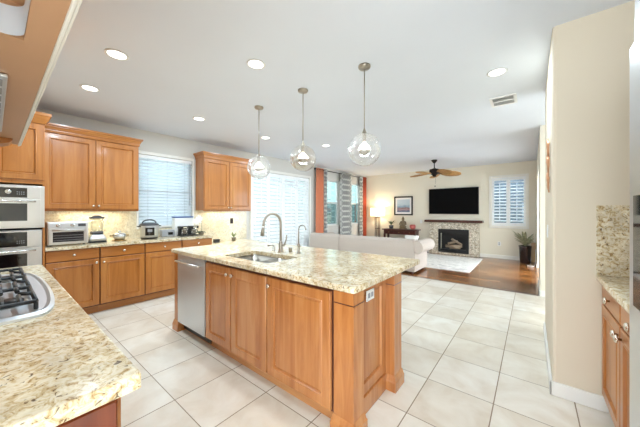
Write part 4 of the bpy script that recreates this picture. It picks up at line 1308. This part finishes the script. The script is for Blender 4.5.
tag(MB().tube(pts, .006, 6).build('power_cord', M['plastic'], loc=(.0, 8.3, 0)), 'white cord looped on the hardwood by the right wall', 'cord')
# curtains
rod = thing('curtain_rod', 'dark curtain rod above the two living room windows', 'curtain rod', (WX + .09, 7.5, 2.60))
MB().tube([(WX + .09, 5.95, 2.60), (WX + .09, 9.02, 2.60)], .013, 12).build('rod', M['fanblack'], rod)
MB().ball((WX + .09, 5.93, 2.60), .03, 14, 10).build('finial', M['fanblack'], rod)
for yy in (6.0, 7.58, 8.98): MB().tube([(WX + .001, yy, 2.60), (WX + .09, yy, 2.60)], .008, 8).build('bracket', M['fanblack'], rod)
def curtain(label, ya, yb, ztop, mat, waves, flare=0.0, cat='curtain'):
    n = waves * 10
    front, back = [], []
    rows = []
    zs = [.02, .5, 1.0, 1.6, 2.2, ztop]
    for z in zs:
        k = 1 - (z - .02) / (ztop - .02)
        f, b = [], []
        for i in range(n + 1):
            s = i / n
            y = ya + (yb - ya) * s - flare * k * (1 - s)
            x = WX + .09 + .032 * math.sin(2 * PI * waves * s) * (1 + .15 * math.sin(3.1 * i + z))
            f.append((x + .002, y, z)); b.append((x - .002, y, z))
        rows.append(f + b[::-1])
    return tag(MB().rings(rows).build('curtain', mat, loc=(WX + .09, (ya + yb) / 2, .02)), label, cat, 'living room curtains')
curtain('sheer orange curtain beside the sliding door shutters', 5.98, 6.34, 2.64, M['orange'], 5, .03)
curtain('narrow grey patterned curtain next to the orange sheer', 6.37, 6.52, 2.64, M['damask'], 3)
curtain('wide grey patterned curtain between the two living room windows', 7.24, 7.95, 2.64, M['damask'], 8)
curtain('grey patterned curtain strip at the far living room window', 8.50, 8.72, 2.64, M['damask'], 4)
curtain('rust orange curtain in the far corner by the floor lamp', 8.76, 9.0, 2.64, M['rust'], 4)

# ------------------------------------------------------------------ right side
RF = .388
c = thing('base_cabinet', 'honey two-door base cabinet between the refrigerator and the tan wall', 'cabinet', (RF, SY - .002, 0), -R90)
WORLD[0] = False
cw = .95; ww = cw / 2
B((0, 0, .105), (cw, .66, .876)).build('carcass', M['gap'], c)
B((0, .065, 0), (cw, .66, .105)).build('toe_kick', M['woodh'], c)
def pull(parent, x, z, y=-.02):
    mb = MB(); mb.tube([(x - .045, y - .03, z), (x + .045, y - .03, z)], .006, 10)
    for s in (-.032, .032): mb.tube([(x + s, y + .002, z), (x + s, y - .03, z)], .004, 8)
    mb.build('pull_handle', M['chrome'], parent)
def vpull(parent, x, z, y=-.02):
    mb = MB(); mb.tube([(x, y + .002, z), (x, y - .032, z)], .005, 8); mb.tube([(x, y - .032, z - .03), (x, y - .032, z + .03)], .0065, 10)
    mb.build('pull_handle', M['chrome'], parent)
for i in range(2):
    a = i * ww
    dr = flat_front_mb(ww - .012, .135, a + .006, .735).build('drawer', M['woodh'], c); knob(dr, a + ww / 2, .80, r=.021)
    dd = door_mb(ww - .012, .605, a + .006, .12).build('door', M['wood'], c); knob(dd, a + (ww - .035 if i == 0 else .035), .67, r=.021)
WORLD[0] = True
tag(B((.343, 1.63, .877), (KX - .001, SY - .001, .915), .006).build('countertop', M['granite'], loc=(.7, 2.1, .877)), 'short granite countertop beside the refrigerator', 'countertop')
struct('trim_backsplash_side', B((.343, SY - .014, .916), (KX - .001, SY - .001, 1.385), .002), M['granite_side'])
# refrigerator
t = thing('refrigerator', 'tall stainless refrigerator at the right edge', 'refrigerator', (.7, 1.15, 0))
ra, rb = .70, 1.61
B((.40, ra, .03), (KX - .02, rb, 2.20), .004).build('body', M['grey'], t)
for k, (a, b) in enumerate(((ra, 1.085), (1.091, rb))):
    d = B((.306, a, .06), (.398, b, 2.0), .012, 3).build('door', M['steel'], t)
    yy = a + (.33 if k == 0 else .05)
    mb = MB(); mb.tube([(.255, yy, .75), (.255, yy, 1.6)], .012, 12)
    for z in (.8, 1.55): mb.tube([(.255, yy, z), (.307, yy, z)], .008, 8)
    mb.build('handle', M['steel'], d)
    if k == 1:
        dp = B((.302, 1.20, .985), (.3065, 1.535, 1.405), .002).build('dispenser', M['blackglass'], d)
B((.32, ra, 2.006), (.398, rb, 2.19), .008).build('top_grille', M['steel'], t)
B((.42, ra + .02, 0), (.9, rb - .02, .03)).build('kick_grille', M['black'], t)
# copper wall decor on the long wall
t = thing('wall_art', 'tall copper leaf wall sculpture on the long right wall', 'wall art', (RX, 2.86, 1.5))
MB().tube([(RX - .010, 2.84, 1.50), (RX - .012, 2.89, 1.62), (RX - .010, 2.84, 1.75), (RX - .012, 2.87, 1.93)], .005, 8).build('stem', M['copper'], t)
for (yy, zz, ang) in ((2.81, 1.57, 35), (2.92, 1.63, -35), (2.80, 1.71, 30), (2.92, 1.77, -30), (2.81, 1.84, 35), (2.91, 1.90, -25)):
    mtx = Matrix.Translation((RX - .014, yy, zz)) @ Matrix.Rotation(math.radians(ang), 4, 'X')
    R = []
    for q, w in ((-1, .02), (-.6, .75), (-.1, 1), (.4, .7), (.8, .3), (1, .02)):
        R.append([(.004, w * .035, q * .06), (-.006 - .005 * w, 0, q * .06), (.004, -w * .035, q * .06), (.006, 0, q * .06)])
    MB().rings(R, mtx=mtx).build('leaf', M['copper'], t)
